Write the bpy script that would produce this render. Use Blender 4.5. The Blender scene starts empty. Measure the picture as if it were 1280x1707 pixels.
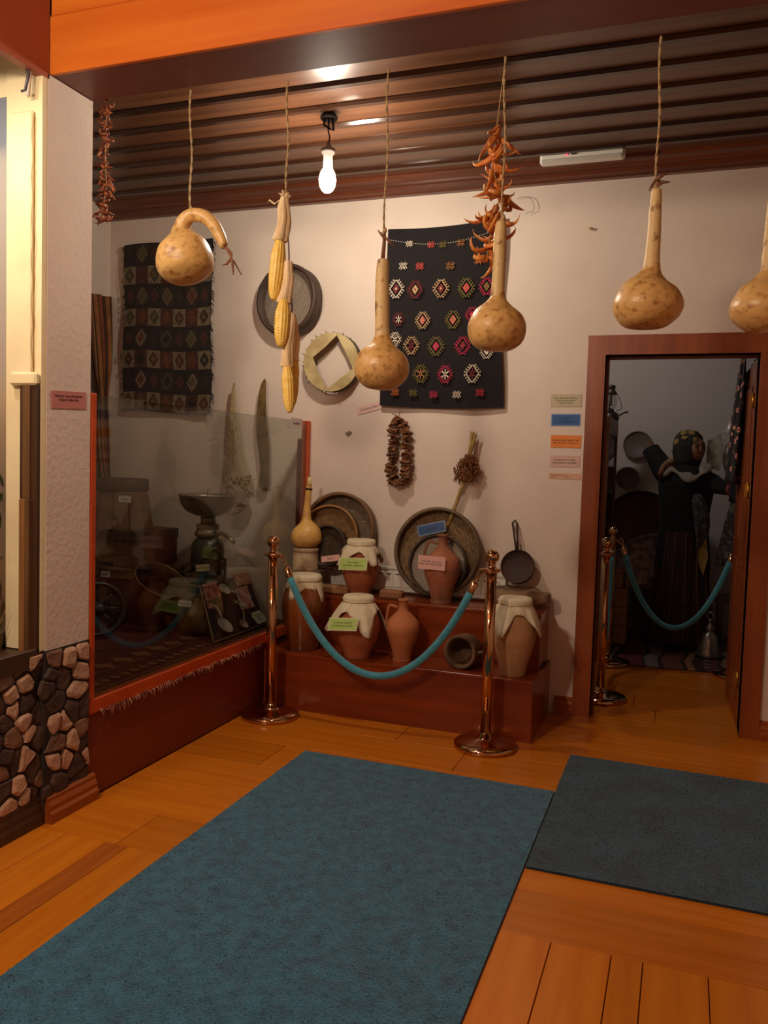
import bpy, bmesh, math, random
from mathutils import Vector, Matrix, noise as mnoise
random.seed(7)
SC = bpy.context.scene
COL = SC.collection
# ------------------------------------------------------------------ camera, world, lights, exposure
cam_d = bpy.data.cameras.new('camera'); cam = bpy.data.objects.new('camera', cam_d); COL.objects.link(cam)
right = Vector((0.93946851, 0.34126708, 0.03058933)); down = Vector((0.04983806, -0.04777769, -0.99761388)); fwd = Vector((-0.33899129, 0.93875134, -0.06189373))
cam.matrix_world = Matrix(((right.x, -down.x, -fwd.x, 0), (right.y, -down.y, -fwd.y, 0), (right.z, -down.z, -fwd.z, 1.40), (0, 0, 0, 1)))
cam_d.sensor_fit = 'VERTICAL'; cam_d.sensor_height = 24.0; cam_d.lens = 1379.42/1707*24.0; cam_d.clip_start = 0.05
SC.camera = cam
SC.view_settings.view_transform = 'Standard'; SC.view_settings.look = 'None'; SC.view_settings.gamma = 1; SC.view_settings.use_curve_mapping = False
SC.view_settings.exposure = 0.0
w = bpy.data.worlds.new('world'); SC.world = w; w.use_nodes = True
w.node_tree.nodes['Background'].inputs[0].default_value = (0.9, 0.85, 0.8, 1); w.node_tree.nodes['Background'].inputs[1].default_value = 0.04
WARM = (1.0, 0.80, 0.60)
def area_lamp(name, loc, size, power, col, target):
    l = bpy.data.lights.new(name, 'AREA'); l.shape = 'DISK'; l.size = size; l.energy = power; l.color = col
    o = bpy.data.objects.new(name, l); COL.objects.link(o); o.location = loc
    o.rotation_euler = (Vector(target)-Vector(loc)).to_track_quat('-Z', 'Y').to_euler(); return o
def point_lamp(name, loc, r, power, col):
    l = bpy.data.lights.new(name, 'POINT'); l.shadow_soft_size = r; l.energy = power; l.color = col
    o = bpy.data.objects.new(name, l); COL.objects.link(o); o.location = loc; return o
point_lamp('main_room_lamp', (-1.65, 0.45, 2.66), 0.08, 115, (1.0, 0.83, 0.64))
point_lamp('far_room_lamp', (-0.85, 6.15, 2.62), 0.06, 17, (1.0, 0.92, 0.86))
area_lamp('diorama_lamp', (-2.30, 1.9, 2.62), 0.12, 7, (1.0, 0.90, 0.74), (-2.30, 2.3, 1.2))
BULB_STRENGTH = 520.0

# ------------------------------------------------------------------ helpers
def lin(c): return tuple(((v/255)/12.92 if v/255 <= 0.04045 else ((v/255+0.055)/1.055)**2.4) for v in c)
MATS = {}
def mat(name, c, rough=0.6, metal=0.0, c2=None, scale=8.0, stretch=(1, 1, 1), bump=0.0, bscale=None, vary=0.0, spec=0.5, detail=4.0, lo=0.35, hi=0.65, emit=0.0, sheen=0.0, coat=0.0):
    if name in MATS: return MATS[name]
    m = bpy.data.materials.new(name); m.use_nodes = True; MATS[name] = m
    nt = m.node_tree; n = nt.nodes; L = nt.links; b = n['Principled BSDF']
    col = (*lin(c), 1)
    b.inputs['Roughness'].default_value = rough; b.inputs['Metallic'].default_value = metal; b.inputs['Specular IOR Level'].default_value = spec
    b.inputs['Sheen Weight'].default_value = sheen; b.inputs['Coat Weight'].default_value = coat; b.inputs['Coat Roughness'].default_value = 0.12
    if emit:
        b.inputs['Emission Color'].default_value = col; b.inputs['Emission Strength'].default_value = emit
    tc = n.new('ShaderNodeTexCoord'); mp = n.new('ShaderNodeMapping'); mp.inputs['Scale'].default_value = stretch
    L.new(tc.outputs['Object'], mp.inputs['Vector'])
    src = None
    if c2 is not None:
        nz = n.new('ShaderNodeTexNoise'); nz.inputs['Scale'].default_value = scale; nz.inputs['Detail'].default_value = detail
        L.new(mp.outputs[0], nz.inputs['Vector'])
        rp = n.new('ShaderNodeValToRGB'); rp.color_ramp.elements[0].position = lo; rp.color_ramp.elements[1].position = hi
        rp.color_ramp.elements[0].color = col; rp.color_ramp.elements[1].color = (*lin(c2), 1)
        L.new(nz.outputs['Fac'], rp.inputs[0]); src = rp.outputs[0]
    if vary:
        oi = n.new('ShaderNodeObjectInfo'); hs = n.new('ShaderNodeHueSaturation')
        mr = n.new('ShaderNodeMapRange'); mr.inputs['To Min'].default_value = 1-vary; mr.inputs['To Max'].default_value = 1+vary
        L.new(oi.outputs['Random'], mr.inputs['Value']); L.new(mr.outputs[0], hs.inputs['Value'])
        if src is not None: L.new(src, hs.inputs['Color'])
        else: hs.inputs['Color'].default_value = col
        src = hs.outputs[0]
    if src is not None: L.new(src, b.inputs['Base Color'])
    else: b.inputs['Base Color'].default_value = col
    if bump:
        nb = n.new('ShaderNodeTexNoise'); nb.inputs['Scale'].default_value = bscale or scale*3; nb.inputs['Detail'].default_value = 5
        L.new(mp.outputs[0], nb.inputs['Vector']); bp = n.new('ShaderNodeBump'); bp.inputs['Strength'].default_value = bump; bp.inputs['Distance'].default_value = 0.01
        L.new(nb.outputs['Fac'], bp.inputs['Height']); L.new(bp.outputs[0], b.inputs['Normal'])
    return m

class MB:
    def __init__(s): s.v = []; s.f = []; s.mi = []; s.sm = []
    def add(s, vs, fs, mi=0, smooth=False):
        o = len(s.v); s.v += [tuple(v) for v in vs]
        for f in fs: s.f.append(tuple(i+o for i in f)); s.mi.append(mi); s.sm.append(smooth)
        return s
    def box(s, lo, hi, mi=0, M=None, bev=0.0):
        x0, y0, z0 = lo; x1, y1, z1 = hi
        if bev > 0:
            b = bev; bm = bmesh.new(); bmesh.ops.create_cube(bm, size=1)
            for v in bm.verts: v.co = Vector(((x0+x1)/2+v.co.x*(x1-x0), (y0+y1)/2+v.co.y*(y1-y0), (z0+z1)/2+v.co.z*(z1-z0)))
            bmesh.ops.bevel(bm, geom=bm.edges[:], offset=b, segments=1, affect='EDGES')
            vs = [v.co.copy() for v in bm.verts]; bm.verts.index_update(); fs = [[v.index for v in f.verts] for f in bm.faces]; bm.free()
        else:
            vs = [Vector(p) for p in ((x0,y0,z0),(x1,y0,z0),(x1,y1,z0),(x0,y1,z0),(x0,y0,z1),(x1,y0,z1),(x1,y1,z1),(x0,y1,z1))]
            fs = [(0,3,2,1),(4,5,6,7),(0,1,5,4),(1,2,6,5),(2,3,7,6),(3,0,4,7)]
        if M is not None: vs = [M @ v for v in vs]
        return s.add(vs, fs, mi)
    def poly(s, pts, mi=0, smooth=False): return s.add(pts, [tuple(range(len(pts)))], mi, smooth)
    def prism(s, pts, d, mi=0):
        n = len(pts); d = Vector(d); a = [Vector(p) for p in pts]; b = [p+d for p in a]
        fs = [tuple(range(n-1, -1, -1)), tuple(range(n, 2*n))]+[(i, (i+1) % n, n+(i+1) % n, n+i) for i in range(n)]
        return s.add(a+b, fs, mi)
    def lathe(s, prof, n=32, M=None, mi=0, cap=True, smooth=True, squash=None):
        vs = []; fs = []
        for r, z in prof:
            for k in range(n):
                a = 2*math.pi*k/n; q = Vector((r*math.cos(a), r*math.sin(a), z))
                if squash: q = squash(q, a)
                vs.append(q)
        for i in range(len(prof)-1):
            for k in range(n): fs.append((i*n+k, i*n+(k+1) % n, (i+1)*n+(k+1) % n, (i+1)*n+k))
        if cap:
            fs.append(tuple(range(n-1, -1, -1))); fs.append(tuple((len(prof)-1)*n+k for k in range(n)))
        if M is not None: vs = [M @ v for v in vs]
        return s.add(vs, fs, mi, smooth)
    def tube(s, pts, rad, n=8, mi=0, smooth=True, cap=True, flat=1.0):
        P = [Vector(p) for p in pts]; N = len(P); R = rad if isinstance(rad, (list, tuple)) else [rad]*N
        T = [((P[min(i+1, N-1)]-P[max(i-1, 0)]).normalized() if (P[min(i+1, N-1)]-P[max(i-1, 0)]).length > 1e-9 else Vector((0, 0, 1))) for i in range(N)]
        u = T[0].orthogonal().normalized(); vs = []; fs = []
        for i in range(N):
            u = (u-T[i]*u.dot(T[i])); u = u.normalized() if u.length > 1e-6 else T[i].orthogonal().normalized()
            v = T[i].cross(u)
            for k in range(n):
                a = 2*math.pi*k/n; vs.append(P[i]+(u*math.cos(a)+v*math.sin(a)*flat)*R[i])
        for i in range(N-1):
            for k in range(n): fs.append((i*n+k, i*n+(k+1) % n, (i+1)*n+(k+1) % n, (i+1)*n+k))
        if cap: fs.append(tuple(range(n-1, -1, -1))); fs.append(tuple((N-1)*n+k for k in range(n)))
        return s.add(vs, fs, mi, smooth)
    def grid(s, fn, nu, nv, mi=0, smooth=True, mfn=None):
        vs = [fn(i/nu, j/nv) for j in range(nv+1) for i in range(nu+1)]; o = len(s.v); s.v += [tuple(v) for v in vs]
        for j in range(nv):
            for i in range(nu):
                a = j*(nu+1)+i; s.f.append((o+a, o+a+1, o+a+nu+2, o+a+nu+1)); s.mi.append(mfn(i, j) if mfn else mi); s.sm.append(smooth)
        return s
    def mesh(s, name, mats):
        me = bpy.data.meshes.new(name); me.from_pydata(s.v, [], s.f)
        for m in (mats if isinstance(mats, (list, tuple)) else [mats]): me.materials.append(m)
        me.polygons.foreach_set('material_index', s.mi); me.polygons.foreach_set('use_smooth', s.sm); me.update(); return me
    def build(s, name, mats, parent=None, world=True, kind=None, label=None):
        o = bpy.data.objects.new(name, s.mesh(name, mats)); COL.objects.link(o)
        if parent is not None:
            o.parent = parent
            if world: o.matrix_parent_inverse = WM(parent).inverted()
        if kind: o['kind'] = kind
        if label: o['label'] = label
        return o
def WM(o):
    m = o.matrix_basis.copy()
    if o.parent is not None: m = WM(o.parent) @ o.matrix_parent_inverse @ m
    return m
def tag(o, label, cat, group=None):
    o['label'] = label; o['category'] = cat
    if group: o['group'] = group
    return o
def thing(name, label, cat, loc=(0, 0, 0), rotz=0.0, group=None, M=None):
    o = bpy.data.objects.new(name, None); o.empty_display_size = 0.05; COL.objects.link(o)
    if M is not None: o.matrix_basis = M
    else: o.location = loc; o.rotation_euler = (0, 0, rotz)
    if M is None: o.matrix_basis = Matrix.Translation(loc) @ Matrix.Rotation(rotz, 4, 'Z')
    return tag(o, label, cat, group)
def struct(o): o['kind'] = 'structure'; return o
def link(name, me, parent=None):
    o = bpy.data.objects.new(name, me); COL.objects.link(o)
    if parent is not None: o.parent = parent; o.matrix_parent_inverse = WM(parent).inverted()
    return o
def spline(pts, n):
    """Catmull-Rom through points of any dimension."""
    P = [Vector(p) if len(p) <= 4 else p for p in pts]; out = []
    for i in range(len(P)-1):
        p0 = P[max(i-1, 0)]; p1 = P[i]; p2 = P[i+1]; p3 = P[min(i+2, len(P)-1)]
        for k in range(n):
            t = k/n
            out.append(0.5*((2*p1)+(p2-p0)*t+(2*p0-5*p1+4*p2-p3)*t*t+(3*p1-p0-3*p2+p3)*t**3))
    out.append(P[-1]); return out
def frame_from(c, xdir, ydir):
    x = Vector(xdir).normalized(); z = x.cross(Vector(ydir)).normalized(); y = z.cross(x)
    return Matrix(((x.x, y.x, z.x, c[0]), (x.y, y.y, z.y, c[1]), (x.z, y.z, z.z, c[2]), (0, 0, 0, 1)))
def axis_frame(c, zdir):
    q = Vector(zdir).to_track_quat('Z', 'Y').to_matrix().to_4x4(); q.translation = Vector(c); return q
def text_mesh(body, size, align='CENTER'):
    cu = bpy.data.curves.new('lettering', 'FONT'); cu.body = body; cu.size = size; cu.align_x = align; cu.align_y = 'CENTER'; cu.resolution_u = 2; cu.extrude = 0.0002
    cu.space_line = 1.0
    o = bpy.data.objects.new('lettering', cu); COL.objects.link(o)
    dg = bpy.context.evaluated_depsgraph_get(); me = bpy.data.meshes.new_from_object(o.evaluated_get(dg))
    bpy.data.objects.remove(o); bpy.data.curves.remove(cu); return me
INK = mat('ink', (25, 18, 18), 0.6)
def card(label, corners, col, lines, size=None, ink=None, group=None, gloss=0.35, cat='sign', rim=None, name='caption_card', off=0.0, align='CENTER'):
    """corners: top-left, top-right, bottom-right, bottom-left in the world."""
    a, b, c, d = [Vector(p) for p in corners]
    cen = (a+b+c+d)/4; x = ((b-a)+(c-d))/2; y = ((a-d)+(b-c))/2; wd = x.length; ht = y.length
    M = frame_from(cen, x, y); M = M @ Matrix.Translation((0, 0, off))
    t = thing(name, label, cat, M=M, group=group)
    m = mat('card_%d_%d_%d' % col, col, gloss)
    mb = MB()
    if rim:
        MB().box((-wd/2, -ht/2, 0), (wd/2, ht/2, .0012)).build('laminate', mat('card_%d_%d_%d' % rim, rim, gloss), t, world=False)
        k = min(.006, ht*.08); mb.box((-wd/2+k, -ht/2+k, .0012), (wd/2-k, ht/2-k, .002)).build('paper', m, t, world=False)
    else:
        mb.box((-wd/2, -ht/2, 0), (wd/2, ht/2, .002)).build('paper', m, t, world=False)
    if lines:
        me = text_mesh('\n'.join(lines), size or ht*0.22, align); me.materials.clear(); me.materials.append(ink or INK)
        bbw = max([v.co.x for v in me.vertices])-min([v.co.x for v in me.vertices]) if len(me.vertices) else 1
        k = min(1.0, wd*0.88/bbw)
        sx = 0.0 if align == 'CENTER' else -wd*.44
        for v in me.vertices: v.co = Vector((v.co.x*k+sx, v.co.y*max(k, .8), v.co.z+0.0023))
        o = bpy.data.objects.new('lettering', me); COL.objects.link(o); o.parent = t
    return t

# ------------------------------------------------------------------ materials
PLASTER = mat('plaster', (222, 204, 189), 0.85, c2=(215, 196, 181), scale=3, bump=0.18, bscale=60)
PILLAR = mat('pillar_plaster', (226, 206, 192), 0.85, c2=(219, 198, 184), scale=4, bump=0.35, bscale=45)
PLANK = mat('floor_plank', (204, 122, 27), 0.24, c2=(184, 98, 17), scale=2.5, stretch=(9, .6, 1), bump=0.03, vary=0.13, lo=.3, hi=.75)
PLANKX = mat('floor_plank_cross', (204, 120, 27), 0.24, c2=(184, 98, 17), scale=2.5, stretch=(.6, 9, 1), bump=0.03, vary=0.12, lo=.3, hi=.75)
PLANKD = mat('floor_plank_dark', (178, 98, 30), 0.3, c2=(150, 78, 22), scale=2.5, stretch=(9, .6, 1), bump=0.03)
GAP = mat('floor_gap', (60, 30, 10), 0.8)
CEILB = mat('ceiling_board', (102, 64, 40), 0.3, c2=(78, 46, 28), scale=2.2, stretch=(.5, 9, 9), bump=0.05, vary=0.12)
BATTEN = mat('ceiling_batten', (60, 36, 24), 0.2, c2=(46, 26, 17), scale=2.2, stretch=(.5, 9, 9))
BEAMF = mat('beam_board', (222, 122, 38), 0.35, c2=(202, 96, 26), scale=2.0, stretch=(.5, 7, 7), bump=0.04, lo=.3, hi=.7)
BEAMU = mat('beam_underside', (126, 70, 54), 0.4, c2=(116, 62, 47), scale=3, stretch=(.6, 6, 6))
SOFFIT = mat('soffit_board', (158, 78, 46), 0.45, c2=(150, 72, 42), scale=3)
CASEW = mat('case_wood', (118, 42, 18), 0.4, c2=(108, 36, 18), scale=2.5, stretch=(8, .6, 8), bump=.03)
CASEO = mat('case_rail_wood', (200, 80, 28), 0.38, c2=(184, 68, 22), scale=3, stretch=(4, 4, 4))
STANDW = mat('stand_wood', (138, 58, 24), 0.22, c2=(112, 43, 17), scale=2.0, stretch=(.7, 8, 8), bump=.02, lo=.3, hi=.7)
DOORW = mat('door_wood', (148, 72, 28), 0.36, c2=(126, 56, 20), scale=2.0, stretch=(9, 9, .6), bump=.03)
BASEW = mat('baseboard_wood', (164, 86, 32), 0.32, c2=(142, 68, 24), scale=2.4, stretch=(8, .7, 8), bump=.03)
DARKW = mat('dark_wood', (74, 46, 26), 0.5, c2=(56, 34, 20), scale=3, stretch=(8, 8, .6), bump=.05)
TANW = mat('tan_wood', (150, 104, 58), 0.5, c2=(124, 82, 42), scale=3, stretch=(8, 8, .6), bump=.05)
GOURD = mat('gourd_skin', (220, 176, 108), 0.36, c2=(158, 104, 50), scale=42, bump=.2, bscale=70, lo=.50, hi=.74, detail=7)
GOURDN = mat('gourd_neck', (222, 192, 134), 0.5, c2=(140, 98, 56), scale=30, bump=.25, bscale=50, lo=.56, hi=.70, detail=6)
ROPE = mat('jute_rope', (206, 178, 132), 0.85, c2=(166, 134, 90), scale=120, bump=.5, bscale=300)
TWIG = mat('dry_twig', (138, 88, 52), 0.7, c2=(108, 64, 36), scale=60)
CORN = mat('corn_kernels', (255, 224, 124), 0.35, c2=(246, 200, 84), scale=40)
HUSK = mat('corn_husk', (246, 222, 180), 0.75, c2=(222, 188, 138), scale=14, stretch=(6, 6, .7), bump=.3)
CHILLI = mat('dried_chilli', (238, 168, 80), 0.42, c2=(196, 106, 44), scale=22, bump=.3, vary=.3)
CHILLID = mat('dried_chilli_dark', (188, 112, 62), 0.45, c2=(128, 58, 34), scale=30, bump=.3, vary=.3)
CHROME = mat('rose_brass', (204, 162, 120), 0.08, 1.0)
BRASS = mat('hinge_brass', (206, 150, 66), 0.35, 1.0)
VELVET = mat('teal_velvet', (70, 150, 168), 0.85, c2=(58, 132, 152), scale=40, sheen=.4)
CLOTH = mat('cream_cloth', (226, 212, 182), 0.9, c2=(208, 190, 156), scale=10, bump=.3, bscale=90)
TERRA = mat('terracotta', (184, 106, 66), 0.75, c2=(160, 88, 54), scale=7, bump=.2, bscale=40)
TERRAD = mat('terracotta_worn', (176, 106, 72), 0.8, c2=(122, 76, 52), scale=6, bump=.3, bscale=30, lo=.4, hi=.6)
CLAY = mat('pale_clay', (188, 140, 96), 0.8, c2=(158, 112, 74), scale=6, bump=.3, bscale=30)
GLAZE = mat('brown_glaze', (140, 76, 34), 0.18, c2=(96, 48, 22), scale=4, coat=.6)
IRON = mat('black_iron', (62, 46, 40), 0.55, .4, c2=(42, 32, 28), scale=12, bump=.2)
SIEVEW = mat('sieve_wood', (112, 82, 54), 0.6, c2=(84, 58, 38), scale=5, bump=.1)
SIEVED = mat('sieve_wood_dark', (78, 58, 46), 0.6, c2=(58, 42, 34), scale=5, bump=.1)
STRAW = mat('straw', (178, 146, 86), 0.8, c2=(142, 108, 58), scale=20)
HIDE = mat('raw_hide', (206, 186, 136), 0.7, c2=(170, 146, 98), scale=9, bump=.3)
WHITEP = mat('white_plastic', (226, 220, 208), 0.4)
STONEY = mat('rough_stone', (150, 120, 94), 0.9, c2=(116, 90, 68), scale=9, bump=.5, bscale=25)

# ------------------------------------------------------------------ the setting
XL = -2.197; D = 4.70; XN = -3.716; XR = 2.2; YR = -2.6; ZC = 3.03
fl = struct(MB().box((XL-1.6, YR, -.12), (XR, 7.9, -.022)).build('floor', GAP))
pk = {}
def plank(x0, x1, y0, y1, m):
    key = (round(x1-x0, 3), round(y1-y0, 3), m.name)
    if key not in pk:
        hx = (x1-x0)/2-.0014; hy = (y1-y0)/2-.0014; b = .0018
        mb = MB().add([(-hx, -hy, -.02), (hx, -hy, -.02), (hx, hy, -.02), (-hx, hy, -.02), (-hx, -hy, -b), (hx, -hy, -b), (hx, hy, -b), (-hx, hy, -b), (-hx+b, -hy+b, 0), (hx-b, -hy+b, 0), (hx-b, hy-b, 0), (-hx+b, hy-b, 0)],
            [(0, 3, 2, 1), (8, 9, 10, 11)]+[(i, (i+1) % 4, 4+(i+1) % 4, 4+i) for i in range(4)]+[(4+i, 4+(i+1) % 4, 8+(i+1) % 4, 8+i) for i in range(4)])
        pk[key] = mb.mesh('plank', m)
    o = link('plank', pk[key], fl); o.location = ((x0+x1)/2, (y0+y1)/2, 0); return o
xs = [-2.197]
for wd in (.13, .18, .087, .17, .17, .21, .17, .17, .20, .17, .157): xs.append(xs[-1]+wd)
xs = [x for x in xs if x < -.40]+[-.301, -.129, -.042, .131, .30, .39, .56, .73, .82, .99, 1.16, 1.25, 1.42, 1.6, 1.8, 2.0, 2.2]
for a, b in zip(xs, xs[1:]):
    dark = abs((a+b)/2+1.843) < .05
    plank(a, b, .30, 2.40, PLANKD if dark else PLANK); plank(a, b, -2.6, .03, PLANK)
ys = [.03, .30, 0, 2.40, 2.67, 2.98, 3.28, 3.58, 3.87, 4.16, 4.45, 4.74, 5.03, 5.32, 5.61, 5.90, 6.20, 6.5, 6.8, 7.1, 7.4, 7.7]
plank(-2.197, 0, .03, .30, PLANKX); plank(0, 2.2, .03, .30, PLANKX)
for i, (a, b) in enumerate(zip(ys[3:], ys[4:])):
    if a < 4.7: cuts = [-2.197, -1.85+((i*0.83) % 1.2), .35+((i*.57) % 1.0), 2.2]
    else: cuts = [-1.6, -.55+((i*.37) % .5), .62+((i*.3) % .4), 1.5]
    for c, d in zip(cuts, cuts[1:]): plank(c, d, a, b, PLANKX)

# back wall with its doorway, the side walls, the walls behind the camera
DX0, DX1, DZ = -.436, .337, 2.012
mb = MB().box((XN-.1, D, 0), (DX0, D+.14, 3.2)).box((DX1, D, 0), (XR, D+.14, 3.2)).box((DX0, D, DZ), (DX1, D+.14, 3.2))
struct(mb.build('wall_back', PLASTER))
struct(MB().box((XN-.1, 2.67, 0), (XN, D, 3.2)).build('wall_niche', PLASTER))
struct(MB().box((XR, YR, 0), (XR+.1, D, 3.2)).build('wall_right', PLASTER))
struct(MB().box((XL-1.6, YR-.1, 0), (XR, YR, 3.2)).build('wall_rear', PLASTER))
struct(MB().box((XL-1.6, YR, 3.1), (XR, 2.443, 3.2)).build('ceiling_main', mat('main_ceiling', (150, 92, 50), .5)))
PY0, PY1 = 2.43, 2.667
OZ0, OZ1 = .66, 2.72           # diorama opening
mb = MB().box((XN, PY0, 0), (XL, PY1, 2.735))                                    # pillar and the cross wall behind it
wl = struct(mb.build('wall_left', PILLAR))
mb = MB().box((XL-.16, .5, 0), (XL-.018, PY0, OZ0-.02)).box((XL-.16, YR, 0), (XL-.018, .5, 3.1))
MB.build(mb, 'wall_panel', mat('mortar', (58, 44, 36), .95, c2=(38, 28, 24), scale=12, bump=.5), wl)
# pillar foot carries stones too: dark mortar skin under the plaster
MB().box((XL-.03, PY0-.004, .0), (XL+.003, PY1, OZ0-.005)).build('mortar_skin', MATS['mortar'], wl)
# stones: cells grown around scattered seeds, shrunk, rounded and pushed out by different amounts
SL = mat('stone_light', (196, 158, 130), .9, c2=(168, 128, 102), scale=14, bump=.6, bscale=40, vary=.12)
SM = mat('stone_tan', (138, 102, 78), .9, c2=(108, 78, 60), scale=12, bump=.7, bscale=36, vary=.18)
SD = mat('stone_dark', (88, 66, 54), .9, c2=(62, 46, 38), scale=12, bump=.7, bscale=36, vary=.2)
light = [(2.352, 0.547), (2.272, 0.515), (2.283, 0.475), (2.592, 0.469), (2.544, 0.6), (2.635, 0.609), (2.612, 0.545), (2.381, 0.631), (2.35, 0.412), (2.374, 0.376), (2.478, 0.37), (2.523, 0.362), (2.336, 0.272), (2.534, 0.219), (2.483, 0.227), (2.57, 0.272), (2.319, 0.178), (2.351, 0.13), (2.274, 0.12), (2.664, 0.206)]
tan = [(2.287, 0.361), (2.492, 0.292), (2.317, 0.63), (2.244, 0.6), (2.632, 0.301), (2.42, 0.17), (2.24, 0.257), (2.473, 0.613)]
dark = [(2.433, 0.52), (2.352, 0.474), (2.474, 0.452), (2.518, 0.541), (2.245, 0.439), (2.403, 0.415), (2.407, 0.346), (2.634, 0.39), (2.65, 0.247), (2.573, 0.398), (2.599, 0.167), (2.384, 0.206), (2.483, 0.136), (2.39, 0.124), (2.436, 0.114), (2.259, 0.305), (2.231, 0.496), (2.24, 0.192), (2.301, 0.279), (2.411, 0.593), (2.448, 0.562), (2.617, 0.1), (2.23, 0.666)]
rs = random.Random(3)
seeds = [(y, z, SL) for y, z in light]+[(y, z, SM) for y, z in tan]+[(y, z, SD) for y, z in dark]
tries = 0
while tries < 900:
    tries += 1; y = rs.uniform(1.3, 2.655); z = rs.uniform(.10, .645)
    dmin = .085 if y < 2.2 else .062
    if all((y-a)**2+(z-b)**2 > dmin**2 for a, b, _ in seeds): seeds.append((y, z, rs.choice([SD, SD, SM, SD, SD])))
def clip(poly, p, q):
    mx, my = (p[0]+q[0])/2, (p[1]+q[1])/2; nx, ny = q[0]-p[0], q[1]-p[1]; out = []
    for i in range(len(poly)):
        a = poly[i]; b = poly[(i+1) % len(poly)]
        da = (a[0]-mx)*nx+(a[1]-my)*ny; db = (b[0]-mx)*nx+(b[1]-my)*ny
        if da <= 0: out.append(a)
        if da*db < 0: t = da/(da-db); out.append((a[0]+(b[0]-a[0])*t, a[1]+(b[1]-a[1])*t))
    return out
for (y, z, m) in seeds:
    if not (1.3 < y < 2.667 and .09 < z < .66): continue
    poly = [(1.25, .095), (2.665, .095), (2.665, .655), (1.25, .655)]
    for (a, b, _) in seeds:
        if (a, b) != (y, z) and (a-y)**2+(b-z)**2 < .09: poly = clip(poly, (y, z), (a, b))
    if len(poly) < 3: continue
    c0 = sum(p[0] for p in poly)/len(poly); c1 = sum(p[1] for p in poly)/len(poly)
    # round corners: cut each corner, jitter
    pts = []
    for i in range(len(poly)):
        a = poly[i-1]; b = poly[i]; c = poly[(i+1) % len(poly)]
        for k in (rs.uniform(.08, .2), 0):
            if k: pts.append((b[0]+(a[0]-b[0])*k, b[1]+(a[1]-b[1])*k)); pts.append((b[0]+(c[0]-b[0])*k, b[1]+(c[1]-b[1])*k))
    s1 = rs.uniform(.80, .90) if m is SL else rs.uniform(.9, .96)
    ring0 = [(c0+(p[0]-c0)*s1, c1+(p[1]-c1)*s1) for p in pts]
    ring0 = [(p[0]+rs.uniform(-.003, .003), p[1]+rs.uniform(-.003, .003)) for p in ring0]
    base = XL+.002 if y > PY0 else XL-.019
    h = rs.uniform(.010, .022) if m is SL else rs.uniform(.005, .014)
    n = len(ring0); vs = [(base, p[0], p[1]) for p in ring0]
    vs += [(base+h*.75, c0+(p[0]-c0)*.95, c1+(p[1]-c1)*.95) for p in ring0]
    vs += [(base+h+rs.uniform(-.002, .002), c0+(p[0]-c0)*.72, c1+(p[1]-c1)*.72) for p in ring0]
    fs = []
    for r in (0, 1):
        for i in range(n): fs.append((r*n+i, r*n+(i+1) % n, (r+1)*n+(i+1) % n, (r+1)*n+i))
    fs.append(tuple(2*n+i for i in range(n)))
    MB().add(vs, fs).build('stone', m, wl)

# beam, soffit, cornice, ceiling boards
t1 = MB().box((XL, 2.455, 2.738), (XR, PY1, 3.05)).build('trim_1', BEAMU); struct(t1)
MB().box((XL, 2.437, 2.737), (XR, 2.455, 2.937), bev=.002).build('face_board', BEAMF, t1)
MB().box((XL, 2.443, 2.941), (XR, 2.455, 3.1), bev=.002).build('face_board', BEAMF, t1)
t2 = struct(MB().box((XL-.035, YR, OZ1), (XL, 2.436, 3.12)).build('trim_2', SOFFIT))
mb = MB()
prof = [(4.70, 2.950), (4.66, 2.950), (4.655, 2.958), (4.63, 2.966), (4.62, 2.985), (4.60, 2.990), (4.595, 3.0), (4.56, 3.012), (4.55, 3.028), (4.50, 3.032), (4.49, 3.05), (4.70, 3.05)]
mb.prism([(XN, y, z) for y, z in prof], (XR-XN, 0, 0))
t3 = struct(mb.build('trim_3', mat('cornice_wood', (104, 52, 28), .28, c2=(84, 40, 22), scale=2.4, stretch=(.5, 9, 9))))
ce = struct(MB().box((XN-.1, PY1, ZC+.03), (XR, D, ZC+.12)).build('ceiling', BATTEN))
yb = 2.69
bd = MB().box((XN, -.1, 0), (XR, .1, .02), bev=.003).mesh('board', CEILB)
bt = MB()
bt.prism([(XN, -.028, .02), (XN, -.026, -.004), (XN, -.014, -.016), (XN, .014, -.016), (XN, .026, -.004), (XN, .028, .02)], (XR-XN, 0, 0))
bt = bt.mesh('batten', BATTEN)
y = 4.42+.205
while y > 2.66:
    if y < 4.6: o = link('batten', bt, ce); o.location = (0, y, ZC)
    if y-.1025 > 2.6: o = link('board', bd, ce); o.location = (0, y-.1025, ZC)
    y -= .205
# baseboards
def basemould(name, p0, p1, out, h, th, m):
    p0 = Vector(p0); p1 = Vector(p1); out = Vector(out); prof = [(0, 0), (th, 0), (th, h*.35), (th*.72, h*.45), (th*.78, h*.62), (th*.45, h*.78), (th*.5, h*.9), (th*.2, h), (0, h)]
    return struct(MB().prism([p0+out*a+Vector((0, 0, b)) for a, b in prof], p1-p0).build(name, m))
basemould('baseboard_left', (XL, PY0, 0), (XL, PY1+.03, 0), (1, 0, 0), .105, .035, BASEW)
basemould('baseboard_diorama', (XL-.018, .5, 0), (XL-.018, PY0, 0), (1, 0, 0), .105, .02, DARKW)
basemould('baseboard_back', (-.63, D, 0), (-.53, D, 0), (0, -1, 0), .10, .03, BASEW)
basemould('baseboard_right', (.43, D, 0), (XR, D, 0), (0, -1, 0), .10, .03, BASEW)

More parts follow.
